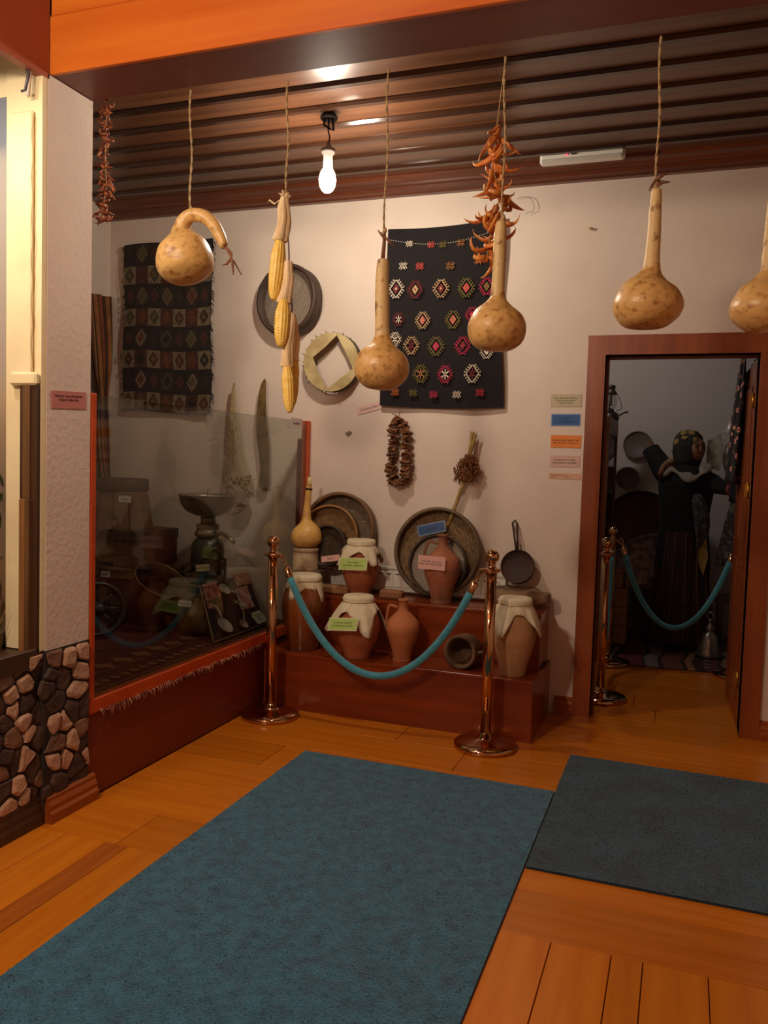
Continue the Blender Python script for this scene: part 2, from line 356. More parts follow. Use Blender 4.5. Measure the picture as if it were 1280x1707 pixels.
# doorway: casing, lining, open leaf and hinges
d1 = struct(MB().prism([(DX0-.095, D-.022, DZ+.105), (DX1+.095, D-.022, DZ+.105), (DX1, D-.022, DZ), (DX0, D-.022, DZ)], (0, .022, 0)).build('door_1', DOORW))
MB().prism([(DX0-.095, D-.022, 0), (DX0-.095, D-.022, DZ+.105), (DX0, D-.022, DZ), (DX0, D-.022, 0)], (0, .022, 0)).build('casing', DOORW, d1)
MB().prism([(DX1, D-.022, 0), (DX1, D-.022, DZ), (DX1+.095, D-.022, DZ+.105), (DX1+.095, D-.022, 0)], (0, .022, 0)).build('casing', DOORW, d1)
JAMB = mat('jamb_wood', (120, 62, 34), .45, c2=(104, 50, 26), scale=2, stretch=(9, 9, .6))
MB().box((DX0-.012, D, 0), (DX0, D+.15, DZ)).build('lining', JAMB, d1)
MB().box((DX1, D, 0), (DX1+.012, D+.15, DZ)).build('lining', JAMB, d1)
MB().box((DX0, D, DZ), (DX1, D+.15, DZ+.012)).build('lining', JAMB, d1)
MB().box((DX0, D+.06, 0), (DX0+.014, D+.10, DZ)).build('door_stop', JAMB, d1)
MB().box((DX0, D+.06, DZ-.014), (DX1, D+.10, DZ)).build('door_stop', JAMB, d1)
lf = MB(); ang = math.radians(92)
LM = Matrix.Translation((DX1-.004, D+.16, .008)) @ Matrix.Rotation(ang, 4, 'Z')
lf.box((0, -.04, 0), (.75, 0, 1.985), M=LM, bev=.002)
leaf = lf.build('leaf', DOORW, d1)
for (z0, z1) in ((.12, .88), (1.0, 1.86)):
    for (a, b) in ((.10, .35), (.41, .66)):
        MB().box((a, 0, z0), (b, .007, z1), M=LM, bev=.005).build('raised_panel', DOORW, leaf)
for zz in (1.78, 1.30, .27):
    mb = MB().box((DX1-.030, D+.146, zz-.035), (DX1+.004, D+.152, zz+.035)).tube([(DX1-.012, D+.15, zz-.04), (DX1-.012, D+.15, zz+.04)], .007, 8)
    mb.build('hinge', BRASS, d1)
# the room beyond
struct(MB().box((-1.7, 7.62, 0), (1.6, 7.72, 2.9)).build('wall_far', mat('far_plaster', (196, 186, 178), .85)))
struct(MB().box((-1.7, D+.14, 0), (-1.6, 7.62, 2.9)).build('wall_far_left', MATS['far_plaster']))
struct(MB().box((1.5, D+.14, 0), (1.6, 7.62, 2.9)).build('wall_far_right', MATS['far_plaster']))
struct(MB().box((-1.7, D+.14, 2.8), (1.6, 7.72, 2.9)).build('ceiling_far', BATTEN))

# ------------------------------------------------------------------ carpets
CARP = mat('teal_carpet', (36, 112, 142), .95, c2=(17, 76, 104), scale=22, bump=.9, bscale=170, sheen=.25, lo=.3, hi=.7, detail=8)
CARP2 = mat('teal_carpet_worn', (28, 82, 104), .95, c2=(13, 48, 64), scale=5, bump=.9, bscale=170, sheen=.2, lo=.3, hi=.7, detail=8)
def carpet(x0, x1, y0, y1, m, label, n, seed):
    rr = random.Random(seed); t = thing('carpet_runner', label, 'carpet', ((x0+x1)/2, (y0+y1)/2, 0))
    hx = (x1-x0)/2; hy = (y1-y0)/2
    MB().box((-hx, -hy, .0), (hx, hy, .005)).build('backing', mat('carpet_back', (40, 52, 60), .95), t, world=False)
    mb = MB()
    N = n; vs = []; fs = []
    for k in range(N):
        x = rr.uniform(-hx, hx); y = rr.uniform(-hy, hy); a = rr.uniform(0, 6.28); dx = math.cos(a)*.0035; dy = math.sin(a)*.0035; lx = rr.uniform(-.006, .006); ly = rr.uniform(-.006, .006)
        o = len(vs); vs += [(x-dx, y-dy, .004), (x+dx, y+dy, .004), (x+lx, y+ly, rr.uniform(.009, .013))]; fs.append((o, o+1, o+2))
    mb.add(vs, fs)
    mb.grid(lambda u, v: (-hx+2*hx*u, -hy+2*hy*v, .0085+.0012*mnoise.noise(Vector((u*hx*60, v*hy*60, seed)))), 60, 60, smooth=True)
    mb.build('pile', m, t, world=False, kind='stuff')
carpet(-1.635, -.457, -.6, 3.525, CARP, 'large blue-green carpet runner on the wooden floor, the longer one on the left', 90000, 1)
carpet(-.452, 1.3, 2.81, 4.013, CARP2, 'darker blue-green carpet piece lying in front of the doorway', 40000, 2)

# ------------------------------------------------------------------ glass display case in the niche
CY0, CY1 = 2.70, 4.69
dc = thing('display_case', 'red-brown wooden display case in the left niche with tall glass front pane', 'display case', (-2.9, 3.7, 0))
MB().box((XL-.03, 2.672, 0), (XL-.003, CY1, .345), bev=.002).build('front_panel', CASEW, dc)
MB().box((XN+.004, 2.675, .33), (XL-.03, CY1, .372)).build('deck', CASEW, dc)
MB().box((XL-.04, 2.672, .345), (XL+.004, CY1, .404), bev=.004).build('bottom_rail', CASEO, dc)
MB().box((XL-.03, 2.672, .404), (XL+.004, 2.702, 1.63), bev=.003).build('post', CASEO, dc)
MB().box((XL-.035, CY1-.045, .404), (XL+.006, CY1, 1.63), bev=.003).build('post', CASEO, dc)
MB().box((XL-.075, CY1-.02, .404), (XL-.036, CY1, 1.52)).build('post_batten', CASEW, dc)
gm = bpy.data.materials.new('case_glass'); gm.use_nodes = True; nt = gm.node_tree; nt.nodes.clear()
out = nt.nodes.new('ShaderNodeOutputMaterial'); mx = nt.nodes.new('ShaderNodeMixShader'); tr = nt.nodes.new('ShaderNodeBsdfTransparent'); gl = nt.nodes.new('ShaderNodeBsdfGlossy'); lw = nt.nodes.new('ShaderNodeLayerWeight'); pw = nt.nodes.new('ShaderNodeMath'); fr = nt.nodes.new('ShaderNodeMath')
lw.inputs['Blend'].default_value = .5; pw.operation = 'POWER'; pw.inputs[1].default_value = 5; fr.operation = 'MULTIPLY_ADD'; fr.inputs[1].default_value = .95; fr.inputs[2].default_value = .045; nt.links.new(lw.outputs['Facing'], pw.inputs[0]); nt.links.new(pw.outputs[0], fr.inputs[0]); gl.inputs['Roughness'].default_value = .01; tr.inputs['Color'].default_value = (.80, .82, .80, 1)
nt.links.new(fr.outputs[0], mx.inputs[0]); nt.links.new(tr.outputs[0], mx.inputs[1]); nt.links.new(gl.outputs[0], mx.inputs[2]); nt.links.new(mx.outputs[0], out.inputs[0])
MB().box((XL-.008, 2.703, .398), (XL-.002, CY1-.046, 1.625)).build('glass_pane', gm, dc)
# woven rug on the deck with its fringe hanging over the rail
RUGM = mat('red_rug', (98, 36, 28), .95, c2=(58, 26, 22), scale=18, bump=.5, bscale=120)
rg = thing('woven_rug', 'dark red woven rug covering the display case floor, fringe poking out under the glass', 'rug', (-2.9, 3.7, .372))
MB().grid(lambda u, v: (XN+.05+(XL-.05-XN-.05)*u, 2.70+1.95*v, .374+.004+.003*mnoise.noise(Vector((u*20, v*26, 0)))), 40, 60).build('rug_cloth', RUGM, rg)
mb = MB()
for x in (XL-.10, XL-.125, XL-.30): mb.box((x, 2.75, .3795), (x+.010, 4.6, .382))
for s_ in range(26):
    y = 2.80+s_*.07; x = XL-.19
    mb.prism([(x-.035, y, .3795), (x, y-.028, .3795), (x+.035, y, .3795), (x, y+.028, .3795)], (0, 0, .0025))
    if s_ % 2 == 0: mb.prism([(x-.24, y, .3795), (x-.17, y-.05, .3795), (x-.10, y, .3795), (x-.17, y+.05, .3795)], (0, 0, .0022))
mb.build('stripe', mat('rug_stripe', (128, 84, 56), .95), rg, kind='stuff')
mb = MB(); rr = random.Random(5); yy = 2.72
while yy < 4.08:
    yy += rr.uniform(.006, .016); L_ = rr.uniform(.012, .038); z0 = .352+rr.uniform(-.004, .006); a = rr.uniform(-.015, .015)
    mb.tube([(XL-.0, yy, z0), (XL+.008+rr.uniform(0, .006), yy+a*.5, z0-L_*.4), (XL+.012+rr.uniform(0, .006), yy+a, z0-L_)], [.0028, .003, .0015], 4)
mb.build('fringe', mat('rug_fringe', (190, 128, 104), .95, c2=(112, 54, 42), scale=25, lo=.4, hi=.6), rg, kind='stuff')
# ------------------------------------------------------------------ things hanging from the beam
def sweep(mb, ctrl, n=14, seg=28, mi=0):
    """ctrl: (x, y, z, r) control points -> smooth tapering body."""
    P = spline([Vector(c) for c in ctrl], n); pts = [Vector(p[:3]) for p in P]; r = [max(p[3], .0006) for p in P]
    return mb.tube(pts, r, seg, mi)
def rope_mesh(a, b, r=.0035, tw=90):
    a = Vector(a); b = Vector(b); mb = MB(); n = 60; d = (b-a); u = d.orthogonal().normalized(); v = d.normalized().cross(u)
    for ph in (0, math.pi):
        pts = [a+d*(i/n)+(u*math.cos(ph+i/n*d.length*tw)+v*math.sin(ph+i/n*d.length*tw))*r*.55+u*.004*math.sin(i/n*9) for i in range(n+1)]
        mb.tube(pts, r*.75, 5)
    return mb
BY = 2.69
def gourd(label, ctrl, top, ropeend, twigs=(), neck_ctrl=None, stem=None):
    t = thing('hanging_gourd', label, 'gourd', ropeend, group='gourds hanging from the beam')
    mb = MB(); sweep(mb, ctrl); mb.build('body', GOURD, t)
    if neck_ctrl:
        mb = MB(); sweep(mb, neck_ctrl, seg=22); mb.build('neck', GOURDN, t)
    rope_mesh(top, ropeend).build('rope', ROPE, t)
    mb = MB(); c = Vector(ropeend); mb.tube([c+Vector((0, 0, .012)), c+Vector((.006, -.006, .004)), c+Vector((-.006, -.004, -.002)), c+Vector((0, 0, -.01))], .0065, 8); mb.build('knot', ROPE, t)
    if stem: MB().tube(stem, [.005, .0065, .008], 8).build('stem', TWIG, t)
    for tw in twigs: MB().tube(tw, [.005, .0045, .002], 6).build('twig', TWIG, t)
    return t
# curved-neck gourd
g1c = (-1.792, 2.69, 2.127)
gourd('round gourd with a curled-over hook neck, hanging leftmost from the beam',
  [(*p, r) for p, r in zip([(-1.78, 2.69, 2.034), (-1.783, 2.69, 2.048), (-1.788, 2.69, 2.083), (-1.792, 2.69, 2.132), (-1.798, 2.69, 2.181), (-1.804, 2.69, 2.212), (-1.807, 2.69, 2.236), (-1.794, 2.69, 2.268), (-1.764, 2.69, 2.286), (-1.717, 2.69, 2.28), (-1.676, 2.69, 2.251), (-1.645, 2.69, 2.206), (-1.626, 2.69, 2.168), (-1.621, 2.69, 2.162)],
   [0.009, 0.0604, 0.0996, 0.1052, 0.0884, 0.056, 0.0347, 0.028, 0.0246, 0.0246, 0.0235, 0.0213, 0.0157, 0.0022])],
  (-1.777, 2.69, 2.739), (-1.769, 2.69, 2.301),
  twigs=[[(-1.624, 2.69, 2.168), (-1.598, 2.69, 2.132), (-1.551, 2.69, 2.059)], [(-1.621, 2.69, 2.166), (-1.593, 2.69, 2.138), (-1.593, 2.69, 2.117)], [(-1.599, 2.7, 2.124), (-1.618, 2.7, 2.103), (-1.638, 2.7, 2.1)], [(-1.587, 2.68, 2.118), (-1.581, 2.68, 2.086), (-1.578, 2.68, 2.058)]])
gourd('straight-necked gourd under a small cross-twig, hanging before the left edge of the black kilim',
  [(*p, r) for p, r in zip([(-0.994, 2.69, 1.641), (-0.994, 2.69, 1.651), (-0.995, 2.69, 1.684), (-0.996, 2.69, 1.724), (-0.998, 2.69, 1.765), (-0.997, 2.69, 1.798), (-0.997, 2.69, 1.822), (-0.998, 2.69, 1.843)], [0.0103, 0.0536, 0.0866, 0.0938, 0.0783, 0.0433, 0.0278, 0.0237])],
  (-1.003, 2.69, 2.717), (-1.0, 2.69, 2.174),
  neck_ctrl=[(*p, r) for p, r in zip([(-0.997, 2.69, 1.814), (-0.999, 2.69, 1.867), (-1.002, 2.69, 1.948), (-1.004, 2.69, 2.019), (-1.003, 2.69, 2.07), (-1.004, 2.69, 2.084), (-1.004, 2.69, 2.088)], [0.0277, 0.0246, 0.0246, 0.0226, 0.0205, 0.0164, 0.0041])],
  stem=[(-1.0, 2.69, 2.178), (-1.001, 2.69, 2.134), (-1.004, 2.69, 2.082)],
  twigs=[[(-0.994, 2.68, 2.151), (-1.007, 2.68, 2.164), (-1.021, 2.68, 2.181)], [(-0.998, 2.68, 2.159), (-0.98, 2.68, 2.142), (-0.96, 2.68, 2.121)]])
gourd('gourd with a straight spotted neck, hanging before the right edge of the black kilim',
  [(*p, r) for p, r in zip([(-0.597, 2.69, 1.767), (-0.597, 2.69, 1.775), (-0.598, 2.69, 1.802), (-0.6, 2.69, 1.847), (-0.602, 2.69, 1.891), (-0.601, 2.69, 1.922), (-0.6, 2.69, 1.941), (-0.6, 2.69, 1.957)], [0.0098, 0.0548, 0.0862, 0.095, 0.0764, 0.0411, 0.0255, 0.0215])],
  (-0.605, 2.69, 2.703), (-0.594, 2.69, 2.19),
  neck_ctrl=[(*p, r) for p, r in zip([(-0.601, 2.69, 1.934), (-0.601, 2.69, 1.972), (-0.6, 2.69, 2.049), (-0.601, 2.69, 2.126), (-0.599, 2.69, 2.171), (-0.597, 2.69, 2.183), (-0.598, 2.69, 2.187)], [0.0253, 0.0214, 0.0205, 0.0205, 0.0175, 0.0136, 0.0039])])
gourd('whole gourd with a long upright neck, hanging right above the doorway',
  [(*p, r) for p, r in zip([(-0.128, 2.69, 1.829), (-0.128, 2.69, 1.836), (-0.13, 2.69, 1.862), (-0.132, 2.69, 1.904), (-0.132, 2.69, 1.953), (-0.129, 2.69, 1.985), (-0.126, 2.69, 2.007), (-0.125, 2.69, 2.025)], [0.011, 0.0589, 0.092, 0.1049, 0.0828, 0.0442, 0.0276, 0.0239])],
  (-0.132, 2.69, 2.7), (-0.124, 2.69, 2.254),
  neck_ctrl=[(*p, r) for p, r in zip([(-0.127, 2.69, 1.996), (-0.126, 2.69, 2.043), (-0.124, 2.69, 2.115), (-0.124, 2.69, 2.187), (-0.123, 2.69, 2.236), (-0.124, 2.69, 2.247), (-0.124, 2.69, 2.251)], [0.0274, 0.0229, 0.0201, 0.0183, 0.0156, 0.0128, 0.0037])],
  twigs=[[(-0.125, 2.68, 2.273), (-0.111, 2.68, 2.282), (-0.095, 2.68, 2.291)], [(-0.125, 2.69, 2.272), (-0.104, 2.69, 2.267), (-0.087, 2.69, 2.267)], [(-0.126, 2.68, 2.273), (-0.136, 2.68, 2.259), (-0.144, 2.68, 2.242)], [(-0.124, 2.67, 2.264), (-0.115, 2.67, 2.253), (-0.106, 2.67, 2.257)]])
gourd('rightmost gourd, hanging above the door casing and cut off by the photo edge',
  [(*p, r) for p, r in zip([(0.203, 2.69, 1.812), (0.202, 2.69, 1.819), (0.201, 2.69, 1.845), (0.199, 2.69, 1.884), (0.198, 2.69, 1.932), (0.199, 2.69, 1.96), (0.201, 2.69, 1.981), (0.202, 2.69, 1.998)], [0.0106, 0.0563, 0.088, 0.1003, 0.0774, 0.0422, 0.0264, 0.0229])],
  (0.192, 2.69, 2.705), (0.206, 2.69, 2.21),
  neck_ctrl=[(*p, r) for p, r in zip([(0.2, 2.69, 1.97), (0.201, 2.69, 2.015), (0.202, 2.69, 2.084), (0.203, 2.69, 2.153), (0.204, 2.69, 2.197), (0.204, 2.69, 2.204), (0.203, 2.69, 2.207)], [0.0263, 0.0219, 0.0193, 0.0175, 0.0149, 0.0123, 0.0035])])

# corn string: four cobs tied under one cord
def cob(mb, a, b, r, rows=14, mi=0):
    a = Vector(a); b = Vector(b); d = b-a; L_ = d.length; w_ = d.normalized(); u = w_.orthogonal().normalized(); v = w_.cross(u); K = int(L_/.0095); nn = rows*4; R_ = K*3; vs = []; fs = []
    for i in range(R_+1):
        t = i/R_; env = r*min(1.0, (.55+1.6*t) if t < .28 else 1.0)*(1.0 if t < .5 else math.sqrt(max(0.02, 1-((t-.5)/.52)**2.4)))
        for k in range(nn):
            an = 2*math.pi*k/nn; row = k/4.0
            bump = (abs(math.sin(math.pi*row))**.6)*(abs(math.sin(math.pi*(t*K+.5*(int(row) % 2))))**.6)
            q = a+d*t+(u*math.cos(an)+v*math.sin(an))*(env*(.84+.16*bump)); vs.append(q)
    for i in range(R_):
        for k in range(nn): fs.append((i*nn+k, i*nn+(k+1) % nn, (i+1)*nn+(k+1) % nn, (i+1)*nn+k))
    fs.append(tuple(range(nn-1, -1, -1))); fs.append(tuple(R_*nn+k for k in range(nn)))
    return mb.add(vs, fs, mi, True)
def husk(mb, pts, rads, seed, leaves=5):
    rr = random.Random(seed); P = spline([Vector(p) for p in pts], 6); R = spline([Vector((x, 0, 0)) for x in rads], 6)
    for l in range(leaves):
        ph = l*2*math.pi/leaves+rr.uniform(-.3, .3)
        q = [p+Vector((math.cos(ph), math.sin(ph), 0))*R[i].x*.55 for i, p in enumerate(P)]
        mb.tube(q, [max(.002, R[i].x*(.60+.04*math.sin(i*.5+l))) for i in range(len(q))], 9, flat=.7)
    return mb
cs = thing('corn_string', 'four yellow corn cobs with pale husks tied on one cord from the beam', 'corn', (-1.374, 2.69, 2.335))
rope_mesh((-1.38, 2.69, 2.724), (-1.374, 2.69, 2.331)).build('rope', ROPE, cs)
for i, (a, b, r, hp, hr) in enumerate([
  ((-1.391, 2.68, 2.179), (-1.402, 2.66, 1.957), 0.0278, [(-1.378, 2.68, 2.32), (-1.38, 2.68, 2.285), (-1.376, 2.68, 2.243), (-1.382, 2.68, 2.202), (-1.391, 2.68, 2.167)], [0.0106, 0.0191, 0.0213, 0.0234, 0.0255]),
  ((-1.361, 2.66, 1.956), (-1.361, 2.645, 1.79), 0.0289, [(-1.351, 2.67, 2.091), (-1.35, 2.67, 2.066), (-1.349, 2.67, 2.024), (-1.357, 2.67, 1.978), (-1.364, 2.67, 1.947)], [0.0128, 0.0149, 0.0181, 0.0213, 0.0256]),
  ((-1.344, 2.665, 1.733), (-1.327, 2.66, 1.56), 0.0236, [(-1.334, 2.67, 1.911), (-1.333, 2.67, 1.873), (-1.344, 2.67, 1.81), (-1.347, 2.67, 1.764), (-1.346, 2.67, 1.721)], [0.0085, 0.0107, 0.0171, 0.0192, 0.0214]),
  ((-1.341, 2.71, 1.777), (-1.343, 2.71, 1.584), 0.0216, [(-1.35, 2.71, 1.918), (-1.339, 2.71, 1.869), (-1.333, 2.71, 1.816), (-1.339, 2.71, 1.773), (-1.34, 2.71, 1.747)], [0.0086, 0.0108, 0.0129, 0.0151, 0.0194])]):
    mb = MB(); cob(mb, a, b, r); c = mb.build('cob', CORN, cs)
    mb = MB(); husk(mb, hp, hr, i); mb.build('husk', HUSK, c)
MB().tube([(-1.366, 2.69, 2.193), (-1.362, 2.69, 2.151), (-1.359, 2.69, 2.096), (-1.347, 2.69, 2.003), (-1.342, 2.69, 1.91)], .003, 6).build('cord', mat('grey_cord', (120, 104, 96), .8), cs)
MB().tube([(-1.373, 2.68, 2.303), (-1.399, 2.68, 2.309), (-1.416, 2.68, 2.298), (-1.438, 2.68, 2.314), (-1.445, 2.68, 2.304)], [.004, .005, .005, .004, .001], 6, flat=.4).build('husk_end', HUSK, cs)

tp = Vector((-1.381, 2.69, 2.319)); rr = random.Random(31)
for k in range(9):
    a = rr.uniform(0, 6.28); d = Vector((math.cos(a)*.02, math.sin(a)*.02, rr.uniform(.0, .03)))
    MB().tube([tp+Vector((0, 0, -.02)), tp+d*.6+Vector((0, 0, .006)), tp+d*rr.uniform(1, 1.7)], [.007, .006, .001], 6, flat=.35).build('husk_end', HUSK, cs)
# chilli strings
def chilli_mesh(L_, r, curl, seed):
    rr = random.Random(seed); pts = []; p = Vector((0, 0, 0)); a = rr.uniform(-.4, .4); b = 0; n = 9; rad = []
    for i in range(n):
        t = i/(n-1); pts.append(p.copy()); a += curl*rr.uniform(.2, 1.4)/n*2; b += rr.uniform(-.35, .35)
        p = p+Vector((math.sin(a)*math.cos(b), math.sin(b)*.6, -math.cos(a)))*(L_/n)
        rad.append(r*(.35 if i == 0 else (1.0-.1*rr.random())*(1-t**2.2)+.08))
    return MB().tube(pts, rad, 7, flat=.62)
def chilli_string(label, axis, n, L_, r, m, seed, spread, cordtop, tilt=(.3, 1.5)):
    rr = random.Random(seed); A = spline([Vector(p) for p in axis], 10)
    t = thing('chilli_string', label, 'dried chillies', axis[0])
    MB().tube([Vector(cordtop)]+A, .0018, 5).build('string', ROPE, t)
    var = [chilli_mesh(L_*rr.uniform(.75, 1.2), r, rr.choice([-1, 1])*rr.uniform(.6, 2.8), seed*50+k).mesh('chilli', m) for k in range(12)]
    for i in range(n):
        p = A[min(len(A)-1, int((i+.5)/n*len(A)))]
        o = link('chilli', rr.choice(var), t)
        o.matrix_basis = Matrix.Translation(p+Vector((rr.uniform(-1, 1)*spread, rr.uniform(-1, 1)*spread, rr.uniform(-.01, .01)))) @ Matrix.Rotation(rr.uniform(0, 6.28), 4, 'Z') @ Matrix.Rotation(rr.uniform(*tilt), 4, 'X') @ Matrix.Rotation(rr.uniform(-.5, .5), 4, 'Y')
    return t
chilli_string('string of small dark red dried chillies hanging beside the white pillar', [(-2.191, 2.74, 2.759), (-2.193, 2.74, 2.661), (-2.195, 2.74, 2.554), (-2.19, 2.74, 2.443), (-2.204, 2.74, 2.363), (-2.206, 2.74, 2.315)], 84, .052, .0062, CHILLID, 4, .012, (-2.16, 2.7, 2.789), (.3, 1.25))
chilli_string('string of large curled orange dried peppers beside the straight-necked gourd', [(-0.638, 2.745, 2.507), (-0.627, 2.745, 2.432), (-0.64, 2.745, 2.356), (-0.61, 2.745, 2.3), (-0.635, 2.745, 2.236), (-0.645, 2.745, 2.172), (-0.654, 2.745, 2.094)], 60, .12, .0105, CHILLI, 9, .016, (-0.606, 2.69, 2.692), (-.1, .9))

# pendant bulb
pbx = (-1.657, 3.66, 2.723); pb = thing('pendant_bulb', 'bare lit light bulb on a short cord under the dark board ceiling', 'light bulb', (pbx[0], pbx[1], 3.0))
x, y, z = pbx
MB().lathe([(.001, -.066), (.014, -.063), (.027, -.053), (.037, -.032), (.040, -.008), (.037, .016), (.029, .036), (.022, .044)], 24, Matrix.Translation((x, y, z))).build('bulb', mat('bulb_glow', (255, 241, 220), .3, emit=BULB_STRENGTH), pb)
MB().lathe([(.020, .043), (.023, .048), (.022, .105), (.030, .118), (.034, .135), (.012, .150), (.010, .165)], 20, Matrix.Translation((x, y, z))).build('socket', mat('socket_grey', (120, 110, 104), .5), pb)
MB().tube([(x, y, z+.16), (x+.006, y, z+.19), (x-.002, y, z+.22), (x, y, 3.02)], .004, 6).build('cord', mat('black_cord', (30, 26, 26), .6), pb)
MB().tube([(x-.02, y, 3.02), (x-.026, y, z+.25), (x, y+.006, z+.235), (x+.024, y, z+.22), (x+.02, y, z+.27), (x, y, 3.01)], .006, 6).build('hook', MATS['black_cord'], pb)
MB().lathe([(.040, 0), (.042, .01), (.03, .028)], 20, Matrix.Translation((x, y, 2.995))).build('ceiling_rose', MATS['black_cord'], pb)

# emergency light on the cornice
a, b, c, d = [Vector(p) for p in [(-0.798, 4.49, 3.03), (-0.366, 4.49, 3.022), (-0.363, 4.49, 2.968), (-0.792, 4.49, 2.98)]]
t = thing('emergency_light', 'white slim emergency light with a red indicator, fixed below the ceiling boards', 'emergency light', (a+b+c+d)/4)
zc = (a.z+d.z)/2; x0, x1 = a.x, b.x
MB().box((x0, 4.445, zc-.028), (x1, 4.50, zc+.028), bev=.012).build('housing', WHITEP, t)
MB().box((x0+.012, 4.436, zc-.030), (x1-.012, 4.448, zc-.008), bev=.004).build('diffuser', mat('diffuser_grey', (190, 184, 172), .3), t)
MB().box((x0+.165, 4.438, zc+.006), (x0+.19, 4.446, zc+.016), bev=.002).build('test_switch', mat('switch_black', (20, 18, 18), .5), t)
MB().box((x0+.135, 4.438, zc+.005), (x0+.146, 4.446, zc+.015), bev=.002).build('indicator_light', mat('red_led', (255, 70, 110), .4, emit=1.4), t)

# ------------------------------------------------------------------ hangings on the back wall
def quadpt(c, u, v):
    a, b, cc, d = c; return (a*(1-u)+b*u)*(1-v)+(d*(1-u)+cc*u)*v
# black embroidered kilim
kb = thing('embroidered_kilim', 'black woven kilim with rows of small coloured diamond motifs, hanging on the wall', 'kilim', (-1.373, 4.67, 2.748))
KC = [Vector(p) for p in [(-1.711, 4.66, 2.76), (-1.029, 4.66, 2.782), (-0.994, 4.66, 1.725), (-1.734, 4.66, 1.728)]]
def kfn(u, v):
    p = quadpt(KC, u, v); p.z += .012*math.sin(math.pi*u*.9)*(v)*-1 + (.035*math.sin(math.pi*u)*(1-v)*-.5 if v < .2 else 0)
    p.x += .008*math.sin(v*7+u)*(1 if u > .5 else .6); p.y += -.012*math.sin(u*9+1)*v*.6-.006*math.sin(v*11); return p
mb = MB(); mb.grid(kfn, 30, 40); mb.grid(lambda u, v: kfn(1-u, v)+Vector((0, .006, 0)), 30, 40)
mb.build('cloth', mat('black_wool', (27, 19, 20), .95, c2=(20, 14, 15), scale=60, bump=.5, bscale=200), kb)
mb = MB()
for i in range(46):
    u = i/46+.008; p = kfn(u, .06+.035*math.sin(math.pi*min(1, u*1.05))); q = kfn(u+.011, .06+.035*math.sin(math.pi*min(1, (u+.011)*1.05)))
    mb.tube([p+Vector((0, -.003, 0)), q+Vector((0, -.003, 0))], .0022, 4)
mb.build('stitched_border', mat('white_thread', (214, 200, 180), .9), kb, kind='stuff')
THR = {'w': (226, 208, 184), 'r': (204, 78, 72), 'o': (168, 110, 62), 'v': (120, 104, 48), 'm': (120, 42, 44), 't': (196, 158, 112), 'c': (190, 46, 78), 's': (204, 110, 92), 'g': (196, 104, 48)}
TM = {k: mat('thread_'+k, v, .9, c2=tuple(int(x_*.8) for x_ in v), scale=70) for k, v in THR.items()}
def bar(mb, x0, z0, x1, z1, w_, mi, org):
    dx, dz = x1-x0, z1-z0; L_ = math.hypot(dx, dz); nx, nz = -dz/L_*w_/2, dx/L_*w_/2
    P = [(x0+nx, z0+nz), (x1+nx, z1+nz), (x1-nx, z1-nz), (x0-nx, z0-nz)]
    mb.prism([(org[0]+p[0], org[1], org[2]+p[1]) for p in P], (0, -.0025, 0), mi)
def motif(px_, c1, c2, s, kind):
    org = Vector(px_); org.y -= .014; mb = MB()
    if kind == 'h':                                   # small lattice of crossed stitches
        for k in (-1, 0, 1):
            o = k*s*.36; e = s*(.62 if k == 0 else .5)
            bar(mb, o-e*.5, o*0-e*.9+abs(o)*.2, o+e*.5, e*.9-abs(o)*.2, s*.10, 0, org)
            bar(mb, o+e*.5, -e*.9+abs(o)*.2, o-e*.5, e*.9-abs(o)*.2, s*.10, 0, org)
            bar(mb, -e*.8, o, e*.8, o, s*.09, 0, org) if k else None
    else:
        for sx in (-1, 1):
            for sz in (-1, 1):
                bar(mb, sx*s*.60, 0, 0, sz*s*.82, s*.085, 0, org)
                for t_ in (.12, .38, .64, .88):        # hooks along the edge
                    x_, z_ = sx*s*.60*(1-t_), sz*s*.82*t_
                    bar(mb, x_, z_, x_+sx*s*.26, z_+sz*s*.04, s*.07, 0, org); bar(mb, x_+sx*s*.20, z_+sz*s*.04, x_+sx*s*.22, z_+sz*s*.16, s*.07, 0, org)
        if kind == 'd':
            P = [(-.33, 0), (0, -.46), (.33, 0), (0, .46)]; mb.prism([(org.x+p[0]*s, org.y, org.z+p[1]*s) for p in P], (0, -.002, 0), 1)
            P = [(-.11, 0), (0, -.14), (.11, 0), (0, .14)]; mb.prism([(org.x+p[0]*s, org.y-.001, org.z+p[1]*s) for p in P], (0, -.002, 0), 0)
        else:
            bar(mb, -s*.35, -s*.3, s*.35, s*.3, s*.12, 1, org); bar(mb, s*.35, -s*.3, -s*.35, s*.3, s*.12, 1, org); bar(mb, 0, -s*.5, 0, s*.5, s*.1, 1, org)
    mb.build('motif', [TM[c1], TM[c2]], kb)
